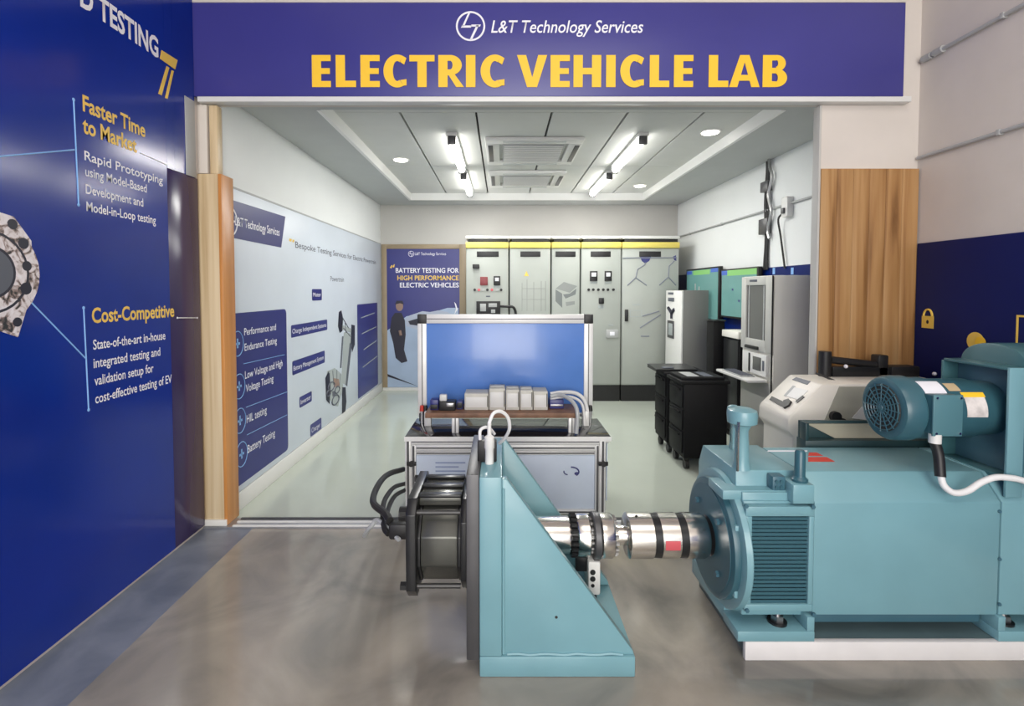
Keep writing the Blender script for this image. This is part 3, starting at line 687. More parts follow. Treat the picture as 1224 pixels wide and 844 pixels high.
tube_light(0, 1.21, 5.68, 6.80, 'glowing tube light deeper in the lab on the screen side')
for (px_, py_, lab) in ((479, 191, 'small round downlight beyond the ceiling joint on the poster side'), (849, 158, 'round downlight nearest the banner on the screen side'), (765, 222, 'small round downlight at the deep end on the screen side')):
    c = HZ(px_, py_, ZT - .004); t = thing('downlight', lab, 'ceiling light', (c.x, c.y, ZT), 'downlights in the lab ceiling')
    B().lathe((c.x, c.y, 0), 'Z', [(ZT - .008, .085), (ZT - .0005, .09)], 24).build('rim', WHITEPLAS, t)
    B().cyl((c.x, c.y, ZT - .012), (c.x, c.y, ZT - .0081), .07, n=24).build('diffuser', SPOTGLOW, t)
def cassette(y0, y1, label):
    x0, x1 = -.15, .73
    t = thing('air_conditioner', label, 'air conditioner', ((x0 + x1) / 2, (y0 + y1) / 2, ZT), 'ceiling air conditioners')
    b = B(); z0, z1 = ZT - .035, ZT - .0005; w_ = .13
    b.box(x0, x1, y0, y0 + w_, z0, z1, .012); b.box(x0, x1, y1 - w_, y1, z0, z1, .012); b.box(x0, x0 + w_, y0 + w_, y1 - w_, z0, z1, .012); b.box(x1 - w_, x1, y0 + w_, y1 - w_, z0, z1, .012)
    b.build('panel_frame', WHITEPLAS, t)
    bx('intake_grille', GREYMET, t, x0 + w_ + .03, x1 - w_ - .03, y0 + w_ + .03, y1 - w_ - .03, ZT - .04, ZT - .001, .006)
    n = 12
    for i in range(n):
        y = y0 + w_ + .05 + i * (y1 - y0 - 2 * w_ - .1) / (n - 1)
        bx('grille_bar', WHITEPLAS, t, x0 + w_ + .04, x1 - w_ - .04, y - .005, y + .005, ZT - .045, ZT - .039)
    for k in (0, 1):
        xx = x0 + .045 if k == 0 else x1 - .045
        bx('louvre', GREYPLATE, t, xx - .022, xx + .022, y0 + .16, y1 - .16, ZT - .042, ZT - .034, .002)
        yy = y0 + .05 if k == 0 else y1 - .05
        bx('louvre', CEIL, t, x0 + .16, x1 - .16, yy - .022, yy + .022, ZT - .042, ZT - .034, .002)
cassette(4.45, 5.33, 'square ceiling air conditioner nearer the banner between the tube lights')
cassette(5.68, 6.50, 'square ceiling air conditioner further back between the tube lights')

# ================================================================== aluminium test bench with blue lid
YA = 3.30; ZA = .529
bxl, bxr, yba = -.644, .722, 3.78
bench = thing('test_bench', 'aluminium profile bench box with open blue lid behind the angle bracket', 'bench', (.04, 3.55, 0))
def prof(x0, x1, y0, y1, z0, z1, axis, par=None, face='y', name='frame_profile'):
    """slotted extrusion: a light bar with a dark groove on its front"""
    o = bx(name, ALU, par or bench, x0, x1, y0, y1, z0, z1, .003)
    if axis == 'x':
        zc = (z0 + z1) / 2; bx('groove', ALUDK, o, x0 + .004, x1 - .004, y0 - .0012, y0 + .002, zc - .005, zc + .005)
    elif axis == 'z':
        xc = (x0 + x1) / 2; bx('groove', ALUDK, o, xc - .008, xc + .008, y0 - .0012, y0 + .002, z0 + .004, z1 - .004)
    return o
for x0 in (bxl, bxr - .07):
    prof(x0, x0 + .038, YA, YA + .04, .012, ZA - .012, 'z'); prof(x0 + (.0385 if x0 < 0 else -.03), x0 + (.07 if x0 < 0 else -.0005) , YA + .005, YA + .04, .012, ZA - .06, 'z')
for x0 in (bxl, bxr - .04): prof(x0, x0 + .04, yba - .04, yba, .012, ZA - .012, 'z')
prof(bxl + .0385, bxr - .0715, YA, YA + .04, ZA - .056, ZA - .012, 'x'); prof(bxl + .0705, bxr - .1015, YA + .004, YA + .04, ZA - .098, ZA - .058, 'x')
prof(bxl + .0705, bxr - .1015, YA + .008, YA + .04, ZA - .125, ZA - .102, 'x'); prof(bxl + .0705, bxr - .1015, YA, YA + .04, .006, .034, 'x')
for x0 in (bxl, bxr - .04): prof(x0, x0 + .04, YA + .0405, yba - .0405, ZA - .056, ZA - .012, 'y')
for x0 in (bxl + .02, bxr - .05):
    for y0 in (YA + .02, yba - .02): B().cyl((x0, y0, 0), (x0, y0, .0115), .018, n=12).build('foot', BLACKPL, bench)
bx('deck', BLACKGL, bench, bxl - .003, bxr + .003, YA - .004, yba + .004, ZA - .0115, ZA - .003, .002, 'glossy black deck')
b = B(); b.box(bxl - .004, bxr + .004, YA - .008, YA - .0045, ZA - .03, ZA + .001); b.build('front_rail', ALU, bench)
pnl = pm('bench_panel_print', (0.60, 0.68, 0.80), .3, var=.06, scale=3)
bx('front_panel', pnl, bench, bxl + .071, bxr - .102, YA + .02, YA + .028, .035, ZA - .126, .001, 'pale blue printed front panel')
bx('side_panel', pnl, bench, bxl + .012, bxl + .02, YA + .041, yba - .041, .08, ZA - .057); bx('side_panel', pnl, bench, bxr - .02, bxr - .012, YA + .041, yba - .041, .08, ZA - .057)
bx('back_panel', pnl, bench, bxl + .041, bxr - .041, yba - .02, yba - .012, .08, ZA - .057)
b = B()
for i in range(5):
    z = P(530, 553 + i * 5, YA + .02).z; b.box(P(520, 553, YA).x, P(556 - (i % 2) * 8, 553, YA).x, YA + .0188, YA + .0199, z - .006, z + .004)
b.build('text_print', pm('bench_faint_print', (0.30, 0.37, 0.56), .4), bench)
b = B(); c = P(683, 564, YA + .019)
b.tube([(c.x + .05 * math.cos(t), c.y, c.z + .032 * math.sin(t)) for t in [math.radians(-50 + 18 * i) for i in range(9)]], .005, 6, 2)
b.tube([(c.x + .03 * math.cos(t) - .02, c.y, c.z + .02 * math.sin(t)) for t in [math.radians(160 + 20 * i) for i in range(6)]], .004, 6, 2)
b.ball((c.x + .035, c.y, c.z - .012), .016, (1, .1, .7), 10); b.build('swirl_logo', NAVYP2, bench)
for px_ in (492, 721):
    c = P(px_, 554, YA); b = B(); b.cyl((c.x, YA - .02, c.z), (c.x, YA - .0012, c.z), .018, n=14); b.box(c.x - .032, c.x + .032, YA - .012, YA - .0013, c.z - .014, c.z + .014, .004); b.build('latch', BLACKPL, bench)
# lid
YL = 3.70
lx0, lx1 = P(499, 400, YL).x, P(709, 400, YL).x
lz0, lz1 = ZA + .03, P(600, 376, YL).z
lid = bx('lid_panel', BLUELID, bench, lx0 + .06, lx1 - .06, YL + .012, YL + .02, lz0 + .02, lz1 - .06, .001, 'blue translucent lid panel')
pw = .034
def lprof(x0, x1, z0, z1):
    o = bx('lid_profile', ALU, bench, x0, x1, YL, YL + .04, z0, z1, .003)
    if x1 - x0 > z1 - z0:
        bx('groove', ALUDK, o, x0 + .003, x1 - .003, YL - .001, YL + .002, (z0 + z1) / 2 - .0035, (z0 + z1) / 2 + .0035)
    else:
        bx('groove', ALUDK, o, (x0 + x1) / 2 - .0035, (x0 + x1) / 2 + .0035, YL - .001, YL + .002, z0 + .003, z1 - .003)
lprof(lx0, lx0 + .066, lz0, lz1 - .067); lprof(lx1 - .066, lx1, lz0, lz1 - .067)
lprof(lx0 + .067, lx1 - .067, lz1 - .066, lz1); lprof(lx0 + .067, lx1 - .067, lz0, lz0 + .03)
for x0 in (lx0, lx1 - .066):
    bx('corner_bracket', BLACKPL, bench, x0, x0 + .066, YL - .004, YL + .042, lz1 - .0665, lz1 + .002, .006)
    bx('hinge', BLACKPL, bench, x0 + .01, x0 + .055, YL - .012, YL + .02, ZA - .002, lz0 + .03, .006)

# things on the bench deck
zb = P(600, 500, 3.38).z
mb = thing('mounting_board', 'brown board raised on aluminium posts across the bench deck', 'board', (0, 3.5, ZA))
bx('board', BROWNB, mb, P(508, 496, 3.38).x, P(692, 496, 3.38).x, 3.38, 3.66, zb, zb + .035, .004)
for px_ in (544, 684):
    c = P(px_, 510, 3.38); o = bx('post', ALU, mb, c.x - .024, c.x + .024, 3.39, 3.43, ZA - .0025, zb - .0005, .003)
    bx('groove', ALUDK, o, c.x - .004, c.x + .004, 3.3888, 3.3905, ZA, zb - .003)
for px_ in (507, 705):
    c = P(px_, 510, 3.40); bx('post', ALU, mb, c.x - .024, c.x + .024, 3.56, 3.60, ZA - .0025, zb - .0005, .003)
zt = zb + .0355
mods = [(555, 584, 470.5, 'beige control module, widest and lowest of the row'), (584.5, 604, 464.5, 'beige control module, tall one next to the wide low one'),
        (604.5, 621, 466, 'beige control module in the middle of the row on the brown board'), (621.5, 637, 466.5, 'beige control module between the middle one and the wired one'), (637.5, 655, 468, 'beige control module at the wired end of the row')]
for i, (p0, p1, pt, lab) in enumerate(mods):
    x0, x1, z1 = P(p0, 480, 3.46).x, P(p1, 480, 3.46).x, P(p0, pt, 3.46).z
    t = thing('control_module', lab, 'module', ((x0 + x1) / 2, 3.53, zt), 'beige modules on the brown board')
    bx('case', MODULE, t, x0 + .001, x1 - .001, 3.46, 3.62, zt, z1, .005)
    bx('slot_cover', WHITEPLAS, t, x0 + .01, x1 - .012, 3.456, 3.4595, zt + .02, z1 - .025, .001)
    bx('side_vent', GREYPLATE, t, x1 - .010, x1 - .005, 3.456, 3.4605, zt + .025, z1 - .015)
    if i in (1, 2, 3):
        bx('terminal_strip', GREYMET, t, x0 + .008, x1 - .008, 3.50, 3.55, z1, z1 + .012, .003)
def lump(name, lab, cat, px0, px1, py0, py1, y0, y1, mat, extra=None, grp=None):
    a, b_ = P(px0, py1, y0), P(px1, py0, y0)
    t = thing(name, lab, cat, ((a.x + b_.x) / 2, (y0 + y1) / 2, zt), grp)
    bx('case', mat, t, a.x, b_.x, y0, y1, zt, max(b_.z, zt + .02), .006); return t, a, b_
t, a, b_ = lump('relay_box', 'dark blue relay box at the hose end of the brown board', 'relay', 514, 524, 478, 492, 3.46, 3.54, NAVYP)
bx('terminal', BLACKPL, t, a.x + .004, b_.x - .004, 3.45, 3.4595, zt + .01, zt + .04, .002)
t, a, b_ = lump('connector_block', 'black connector block with white plug beside the wide beige module', 'connector', 525, 544, 480.5, 493, 3.44, 3.54, BLACKPL)
bx('plug', WHITEPLAS, t, a.x + .0, a.x + .05, 3.46, 3.50, b_.z, b_.z + .045, .006, 'white plug'); bx('plate', SILVERDK, t, a.x + .05, b_.x - .01, 3.434, 3.4395, zt + .03, b_.z - .008, .002)
t, a, b_ = lump('fuse_holder', 'small blue fuse holder between the connector block and beige modules', 'fuse', 546, 553, 480, 492, 3.48, 3.56, NAVYP2)
bx('cap', BLACKPL, t, a.x + .003, b_.x - .003, 3.47, 3.4795, zt + .012, b_.z - .008, .002)
t, a, b_ = lump('terminal_block', 'purple terminal block under the grey cables at the lid edge', 'terminal', 657, 674, 478, 492, 3.50, 3.60, NAVYP2)
bx('screw_row', SILVERDK, t, a.x + .006, b_.x - .006, 3.494, 3.4995, zt + .02, zt + .032, .001)
for i, (pts, r, mm, lab) in enumerate((
        ([(658, 474, 3.5), (669, 472, 3.49), (682, 478, 3.42), (690, 492, 3.35), (689, 518, 3.345)], .014, GREYHOSE, 'thick grey cable arching down to the bench deck'),
        ([(658, 471, 3.54), (672, 469, 3.55), (688, 470, 3.6), (698, 478, 3.6), (702, 492, 3.6), (702, 507, 3.6)], .014, WHITEHOSE, 'white cable arching over beside the lid edge'),
        ([(658, 477, 3.52), (668, 475, 3.52), (684, 475, 3.53), (696, 484, 3.53), (699, 509, 3.53)], .010, WHITEHOSE, 'thin white cable below the white arch beside the lid edge'))):
    tag(B().tube([P(*q) for q in pts], r, 10, 6).build('control_cable', mm), lab, 'cable', 'cables on the bench')
for i, (px_, mm, lab) in enumerate(((504, REDLAB, 'red terminal post at the hose corner of the bench deck'), (508, BLACKPL, 'black terminal post at the hose corner of the bench deck'), (706, BLACKPL, 'black connector cluster at the far deck corner beside the lid'))):
    c = P(px_, 505, 3.62); t = thing('terminal_post', lab, 'terminal', (c.x, 3.64, ZA - .003))
    B().cyl((c.x, 3.64, ZA - .0025), (c.x, 3.64, ZA + .09), .012, n=10).build('stem', SILVERDK, t)
    B().cyl((c.x, 3.64, ZA + .09), (c.x, 3.64, ZA + .13), .018, .014, n=12).build('cap', mm, t)

# ================================================================== teal angle bracket
AY, AZ = 2.22, .400          # shaft axis
BY0, BY1 = 1.894, 2.42
bxp0, bxp1 = -.087, 0.0
zt_ = .785; zbse = .082; bx1 = .517
br = thing('angle_bracket', 'teal steel angle bracket with triangular gussets standing on the floor', 'bracket', (.2, 2.15, 0))
bx('upright_plate', TEAL, br, bxp0, bxp1, BY0, BY1, zbse, zt_, .006)
bx('base_plate', TEAL, br, bxp0, bx1, BY0, BY1, 0, zbse - .0005, .006)
B().prism([(bxp1 + .0005, zbse), (bx1 - .005, zbse), (bx1 - .005, zbse + .012), (bxp1 + .018, zt_ - .012), (bxp1 + .0005, zt_ - .012)], 'Y', BY0 + .012, BY0 + .052, .003).build('gusset', TEAL, br)
B().prism([(bxp1 + .0005, zbse), (bx1 - .005, zbse), (bx1 - .005, zbse + .012), (bxp1 + .018, zt_ - .002), (bxp1 + .0005, zt_ - .002)], 'Y', BY1 - .052, BY1 - .008, .003).build('gusset', TEAL, br)
b = B(); b.tube([(bxp1 + .006, BY0 + .010, zbse + .006 + i * .05) for i in range(14)], .006, 6, 2); b.build('weld_bead', TEAL, br)
b = B(); b.tube([(bxp1 + .02 + i * .045, BY0 + .010, zbse + .004 + .003 * math.sin(i * 2.3)) for i in range(11)], .006, 6, 2); b.build('weld_bead', TEAL, br)
c = P(665, 738, BY0 + .011); B().cyl(c, c + Vector((0, .004, 0)), .006, n=8).build('tapped_hole', DARKGAP, br)
bx('adapter_plate', GREYPLATE, br, -.138, bxp0 - .0005, BY0 + .01, BY1 + .02, .06, zt_ + .006, .004, 'dark grey steel adapter plate')
# sensor on top of the upright
sn = thing('sensor_probe', 'white sensor plug with a looped cable on top of the bracket', 'sensor', (-.04, 2.05, zt_))
c = P(585, 540, 2.05)
bx('socket', BLACKPL, sn, c.x - .05, c.x + .03, 2.06, 2.10, zt_ + .0005, zt_ + .09, .006)
B().lathe((c.x, 2.05, 0), 'Z', [(zt_ + .0005, .018), (zt_ + .06, .018), (zt_ + .065, .021), (zt_ + .11, .021), (zt_ + .12, .009), (zt_ + .17, .008)], 16).build('plug', WHITEPLAS, sn)
B().tube([(c.x, 2.05, zt_ + .165), P(585, 505, 2.05), P(590, 494, 2.06), P(599, 492, 2.08), P(607, 499, 2.10), P(609, 512, 2.12), P(604, 523, 2.16), P(597, 530, 2.2)], .0075, 8, 6).build('cable', WHITEHOSE, sn)
B().tube([(c.x - .04, 2.08, zt_ + .09), P(574, 515, 2.08), P(579, 511, 2.09), P(585, 512, 2.1), P(591, 519, 2.12)], .007, 8, 6).build('cable', WHITEHOSE, sn)

DULLROD = pm('dark_rod_steel', (0.07, 0.07, 0.07), .4, .6)
# ================================================================== motor under test
tm = thing('test_motor', 'black cylindrical motor bolted to the dark side of the teal bracket', 'motor', (-.26, AY, AZ))
def octo(y0, y1, z0, z1, ch): return [(y0 + ch, z0), (y1 - ch, z0), (y1, z0 + ch), (y1, z1 - ch), (y1 - ch, z1), (y0 + ch, z1), (y0, z1 - ch), (y0, z0 + ch)]
fy0, fy1, fz0, fz1 = 1.985, 2.40, .235, .645
B().prism(octo(fy0, fy1, fz0, fz1, .05), 'X', -.388, -.348, .003).build('end_flange', BLACKMET, tm)
B().prism(octo(fy0 + .02, fy1, fz0 + .01, fz1 - .02, .07), 'X', -.168, -.1385, .003).build('mount_flange', BLACKMET, tm)
cy = (2.20, .428)
def facet(r, n=12, ph=PI / 12): return [(cy[0] + r * math.cos(ph + 2 * PI * k / n), cy[1] + r * math.sin(ph + 2 * PI * k / n)) for k in range(n)]
B().prism(facet(.19, 10, PI / 10), 'X', -.334, -.182, .006).build('housing', OLIVEMET, tm, ang=20)
B().prism(facet(.194, 10, PI / 10), 'X', -.3475, -.3345, .003).build('housing_band', BLACKMET, tm, ang=20)
B().prism(facet(.194, 10, PI / 10), 'X', -.1815, -.1685, .003).build('housing_band', BLACKMET, tm, ang=20)
bx('cooling_jacket', OLIVEMET, tm, -.346, -.170, 2.07, 2.33, .60, .632, .004)
for y_ in (2.085, 2.19, 2.295): bx('jacket_rail', BLACKMET, tm, -.346, -.170, y_ - .018, y_ + .018, .6325, .644, .003)
for (y, z) in ((2.015, .29), (2.015, .595), (2.37, .29), (2.37, .60)):
    B().cyl((-.347, y, z), (-.169, y, z), .010, n=12).build('tie_rod', DULLROD, tm)
    B().cyl((-.415, y, z), (-.389, y, z), .018, n=6).build('bolt', BLACKMET, tm)
for k in range(8):
    a_ = 2 * PI * k / 8 + .3; y, z = cy[0] + .13 * math.cos(a_), cy[1] + .13 * math.sin(a_)
    B().cyl((-.398, y, z), (-.389, y, z), .012, n=6).build('bolt', BLACKMET, tm)
bx('cable_gland', BLACKPL, tm, -.50, -.389, 2.17, 2.25, .40, .47, .012)
B().cyl((-.389, 2.08, .56), (-.43, 2.08, .56), .03, n=14).build('cable_port', BLACKMET, tm)
for i, (dy, dz, pe, lab) in enumerate(((0, .045, ((446, 600, 2.5), (452, 580, 2.8), (464, 567, 3.1), (482, 561, 3.36)), 'thick black hose arching highest beside the bench'),
                                      (-.03, 0, ((458, 605, 2.5), (463, 592, 2.8), (472, 582, 3.1), (485, 578, 3.36)), 'black hose, middle one of the three by the bench'),
                                      (.03, -.01, ((462, 617, 2.5), (466, 603, 2.8), (473, 592, 3.1), (486, 585, 3.36)), 'black hose arching lowest of the three beside the bench'))):
    pts = [(-.501, 2.21 + dy, .425 + dz), (-.535, 2.27 + dy, .43 + dz)] + [P(*q) for q in pe]
    tag(B().tube(pts, .017 if i == 0 else .013, 10, 6).build('power_hose', RUBBER), lab, 'hose', 'hoses of the black motor')
tag(B().tube([(-.45, 2.158, .41), P(452, 622, 2.3), P(445, 628, 2.32), P(440, 633, 2.34), P(436, 640, 2.4), P(436, 640, 2.42)], .010, 8, 5).build('sensor_cable', GREYHOSE), 'pale grey cable tail hanging from the black motor gland', 'cable')

# ================================================================== shaft line with torque meter
sh = thing('drive_coupling', 'polished steel shaft and coupling between bracket and teal dynamometer', 'coupling', (.5, AY, AZ))
F = .003772
def sx(px): return (px - 600) * F
ctr = (0, AY, AZ)
B().lathe(ctr, 'X', [(.001, .080), (sx(678), .080), (sx(680), .078)], 48).build('stub_shaft', SILVER, sh)
B().lathe(ctr, 'X', [(sx(680), .070), (sx(690), .070)], 40).build('gap_ring', BLACKMET, sh)
for k in range(20):
    a_ = 2 * PI * k / 20; B().cyl((sx(681), AY + .084 * math.cos(a_), AZ + .084 * math.sin(a_)), (sx(688), AY + .084 * math.cos(a_), AZ + .084 * math.sin(a_)), .0095, n=6).build('bolt', BLACKMET, sh)
B().lathe(ctr, 'X', [(sx(688.2), .088), (sx(690), .092), (sx(702), .092), (sx(703), .088)], 48).build('flange_ring', SILVER, sh)
for k in range(16):
    a_ = 2 * PI * k / 16; B().cyl((sx(703), AY + .07 * math.cos(a_), AZ + .07 * math.sin(a_)), (sx(706.8), AY + .07 * math.cos(a_), AZ + .07 * math.sin(a_)), .008, n=6).build('bolt', SILVERDK, sh)
B().lathe(ctr, 'X', [(sx(707), .098), (sx(708), .101), (sx(714), .101), (sx(715), .098)], 48).build('sensor_ring', GREYPLATE, sh, 'dark torque sensor ring')
B().lathe(ctr, 'X', [(sx(703), .055), (sx(707), .055)], 24).build('spacer', SILVERDK, sh)
B().lathe(ctr, 'X', [(sx(715.2), .090), (sx(717), .095), (sx(729), .095), (sx(731), .090)], 48).build('flange_ring', SILVER, sh)
for k in range(18):
    a_ = 2 * PI * k / 18; B().cyl((sx(731), AY + .078 * math.cos(a_), AZ + .078 * math.sin(a_)), (sx(735), AY + .078 * math.cos(a_), AZ + .078 * math.sin(a_)), .009, n=6).build('bolt', SILVERDK, sh)
B().lathe(ctr, 'X', [(sx(731), .050), (sx(735), .050), (sx(736), .042), (sx(749), .042)], 32).build('neck_shaft', SILVER, sh)
B().lathe(ctr, 'X', [(sx(747), .085), (sx(749), .097), (sx(776), .097)], 48).build('coupling_hub', SILVER, sh)
B().lathe(ctr, 'X', [(sx(776), .093), (sx(785), .093)], 48).build('flex_disc', BLACKMET, sh)
B().lathe(ctr, 'X', [(sx(785), .097), (sx(806), .097)], 48).build('coupling_spacer', SILVER, sh)
B().lathe(ctr, 'X', [(sx(806), .093), (sx(815), .093)], 48).build('flex_disc', BLACKMET, sh)
B().lathe(ctr, 'X', [(sx(815), .097), (sx(836), .097), (sx(840), .090), (sx(841), .06), (sx(842), .05)], 48).build('coupling_hub', SILVER, sh)
b = B()
for k in range(6):
    a0, a1 = math.radians(168 + 4 * k), math.radians(172 + 4 * k); r = .0975
    b.slab([(sx(787), AY + r * math.cos(a0), AZ + r * math.sin(a0)), (sx(804), AY + r * math.cos(a0), AZ + r * math.sin(a0)), (sx(804), AY + r * math.cos(a1), AZ + r * math.sin(a1)), (sx(787), AY + r * math.cos(a1), AZ + r * math.sin(a1))], (0, math.cos(a0), math.sin(a0)), .0008)
b.build('sticker', REDPALE, sh, 'red sticker')
c = P(766, 616, AY - .09); B().cyl((c.x, AY - .02, AZ + .0955), (c.x, AY - .02, AZ + .0978), .006, n=8).build('grub_screw', DARKGAP, sh)
# pick-up box below the ring
c0, c1_ = P(703, 712, AY - .06), P(718, 672, AY - .06)
pk = bx('pickup_box', WHITEPLAS, sh, c0.x, c1_.x, AY - .06, AY + .05, c0.z, c1_.z, .008, 'white pick-up box')
for py_ in (684, 692, 700):
    q = P(708.5, py_, AY - .06); B().cyl((q.x, AY - .063, q.z), (q.x, AY - .0605, q.z), .012 if py_ < 700 else .008, n=14).build('socket', BLACKPL, pk)
bx('pickup_arm', GREYPLATE, sh, sx(707.5), sx(714), AY - .05, AY + .03, c1_.z - .004, AZ - .09, .003)
bx('pickup_post', BLACKMET, sh, c0.x + .01, c1_.x - .01, AY - .03, AY + .03, zbse, c0.z + .004, .003)
bx('pickup_bracket', BLACKMET, sh, sx(687), c0.x + .004, AY - .03, AY + .0, c1_.z - .06, c1_.z + .01, .003)

# ================================================================== plinth and dynamometer
pz_ = .077
pd = thing('machine_plinth', 'long low plinth with a white front strip under the teal dynamometer feet', 'plinth', (1.9, 2.2, 0))
bx('front_strip', PADWHITE, pd, .985, 3.0, 1.982, 2.006, 0, pz_, .003)
bx('base_plate', pm('teal_grey_steel', (0.10, 0.15, 0.16), .35, .2, var=.1), pd, 1.0, 3.0, 2.0065, 2.50, 0, pz_ - .0005, .003, 'dark teal grey base plate')
dy = thing('dynamometer', 'large teal dynamometer with louvred side and a blower on top', 'motor', (1.7, 2.26, pz_))
Y0 = 2.0; Y1 = 2.50; zt2 = .738; zlo = .178
MX0, MX1, MX2, MX3 = .99, 1.262, 2.02, 2.75
def sect(ch=.09): return [(Y0, zlo), (Y1, zlo), (Y1, .64), (Y1 - ch, zt2), (Y0 + ch, zt2), (Y0, .642)]
B().prism(sect(), 'X', MX1 + .002, MX2 - .004, .004).build('stator_cover', TEAL, dy)
B().prism(sect(), 'X', MX2 + .002, MX3, .004).build('rear_cover', TEAL, dy)
# front frame: stepped block
B().prism([(Y0 + .03, zlo - .02), (Y1, zlo - .02), (Y1, .64), (Y1 - .05, zt2), (Y0 + .10, zt2), (Y0 + .10, .668), (Y0 + .04, .668), (Y0 + .04, .635), (Y0 + .03, .635)], 'X', MX0, MX1 - .002, .004).build('front_frame', TEAL, dy)
bx('frame_ledge', TEAL, dy, MX0 - .075, MX1 - .055, Y0 + .05, Y0 + .20, .632, .672, .004)
# louvre panel
gx0, gx1 = P(898, 660, Y0).x, P(966, 660, Y0).x; gz0, gz1 = P(900, 722, Y0).z, P(900, 617, Y0).z
b = B(); fw = .026
b.box(gx0 - fw, gx1 + fw - .006, Y0 - .004, Y0 + .028, gz1, gz1 + .04, .003); b.box(gx0 - fw, gx1 + fw - .006, Y0 - .004, Y0 + .028, gz0 - .03, gz0, .003)
b.box(gx0 - fw, gx0, Y0 - .004, Y0 + .028, gz0, gz1, .003); b.box(gx1, gx1 + fw - .006, Y0 - .004, Y0 + .028, gz0, gz1, .003)
lf = b.build('louvre_frame', TEAL, dy)
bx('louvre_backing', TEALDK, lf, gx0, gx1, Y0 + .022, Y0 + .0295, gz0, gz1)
sb = B(); sb.prism([(0, 0), (.014, .004), (.014, .006), (.0, .0115)], 'X', 0, gx1 - gx0 - .002); 
nl = 22; first = None
for i in range(nl):
    z = gz0 + .002 + i * (gz1 - gz0 - .004) / nl
    if first is None:
        for v in sb.bm.verts: v.co += Vector((gx0 + .001, Y0 + .005, z))
        first = sb.build('louvre_slat', TEALBL, lf); z_first = z
    else:
        o = bpy.data.objects.new('louvre_slat', first.data); COL.objects.link(o); o.parent = lf; o.location = (0, 0, z - z_first)
# nose: disc, ring, end bell
B().lathe(ctr, 'X', [(.928, .235), (.934, .25), (.945, .253), (.958, .253)], 64).build('bearing_disc', TEALBL, dy, 'dark smooth front disc')
B().lathe(ctr, 'X', [(.9585, .272), (.963, .288), (.985, .292), (.9895, .288)], 64).build('end_ring', TEAL, dy)
B().lathe(ctr, 'X', [(.9245, .225), (.9279, .225)], 64).build('cover_plate', TEALBL, dy)
B().lathe(ctr, 'X', [(.915, .07), (.924, .085)], 32).build('shaft_seal', BLACKMET, dy)
for k in range(4):
    a_ = PI / 4 + k * PI / 2; B().cyl((.912, AY + .16 * math.cos(a_), AZ + .16 * math.sin(a_)), (.9244, AY + .16 * math.cos(a_), AZ + .16 * math.sin(a_)), .014, n=6).build('bolt', TEALDK, dy)
B().prism([(Y0 + .02, .22), (Y0 + .05, .20), (Y0 + .05, .60), (Y0 + .02, .58)], 'X', MX0 - .03, MX0 + .003, .004).build('end_rib', TEAL, dy)
for z in (.52, .27): bx('end_lug', TEAL, dy, MX0 - .045, MX0 - .005, Y0 + .0, Y0 + .05, z - .025, z + .025, .005)
# feet
def foot(x0, x1, rib_right=True):
    f = bx('mounting_foot', TEAL, dy, x0, x1, Y0 - .016, Y0 + .12, pz_ + .0005, pz_ + .042, .003)
    bx('foot_rib', TEAL, f, (x1 - .03) if rib_right else x0, x1 if rib_right else x0 + .03, Y0 - .014, Y0 + .10, pz_ + .042, zlo - .001, .003)
    cx = x1 - .12 if rib_right else x0 + .075
    n_ = B().cyl((cx, Y0 + .045, pz_ + .042), (cx, Y0 + .045, pz_ + .05), .038, n=20).build('washer', BLACKMET, f)
    B().cyl((cx, Y0 + .045, pz_ + .05), (cx, Y0 + .045, pz_ + .075), .026, n=6).build('foot_bolt', SILVERDK, f)
    B().cyl((cx, Y0 + .045, pz_ + .075), (cx, Y0 + .045, pz_ + .098), .014, n=12).build('stud', SILVERDK, f)
foot(.955, MX1 + .004); foot(MX2 - .01, MX2 + .30, False)
bx('foot_block', TEAL, dy, MX0 - .03, MX1 - .002, Y0 + .125, Y1 - .01, pz_ + .0005, zlo - .021, .004)
bx('rear_foot_block', TEAL, dy, MX2 + .05, MX3 - .1, Y0 + .125, Y1 - .01, pz_ + .0005, zlo - .001, .004)
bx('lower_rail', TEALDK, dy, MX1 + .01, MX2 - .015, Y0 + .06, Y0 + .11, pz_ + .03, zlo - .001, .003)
for px_, py_ in ((893, 730), (973, 735), (892, 605), (972, 606)):
    c = P(px_, py_, Y0 - .008); B().cyl((c.x, Y0 - .012, c.z), (c.x, Y0 - .0045, c.z), .009, n=6).build('panel_screw', TEALDK, dy)
for py_ in (611, 668, 722):
    c = P(1194, py_, Y0); B().cyl((c.x, Y0 - .006, c.z), (c.x, Y0 - .0005, c.z), .007, n=6).build('panel_screw', TEALDK, dy)
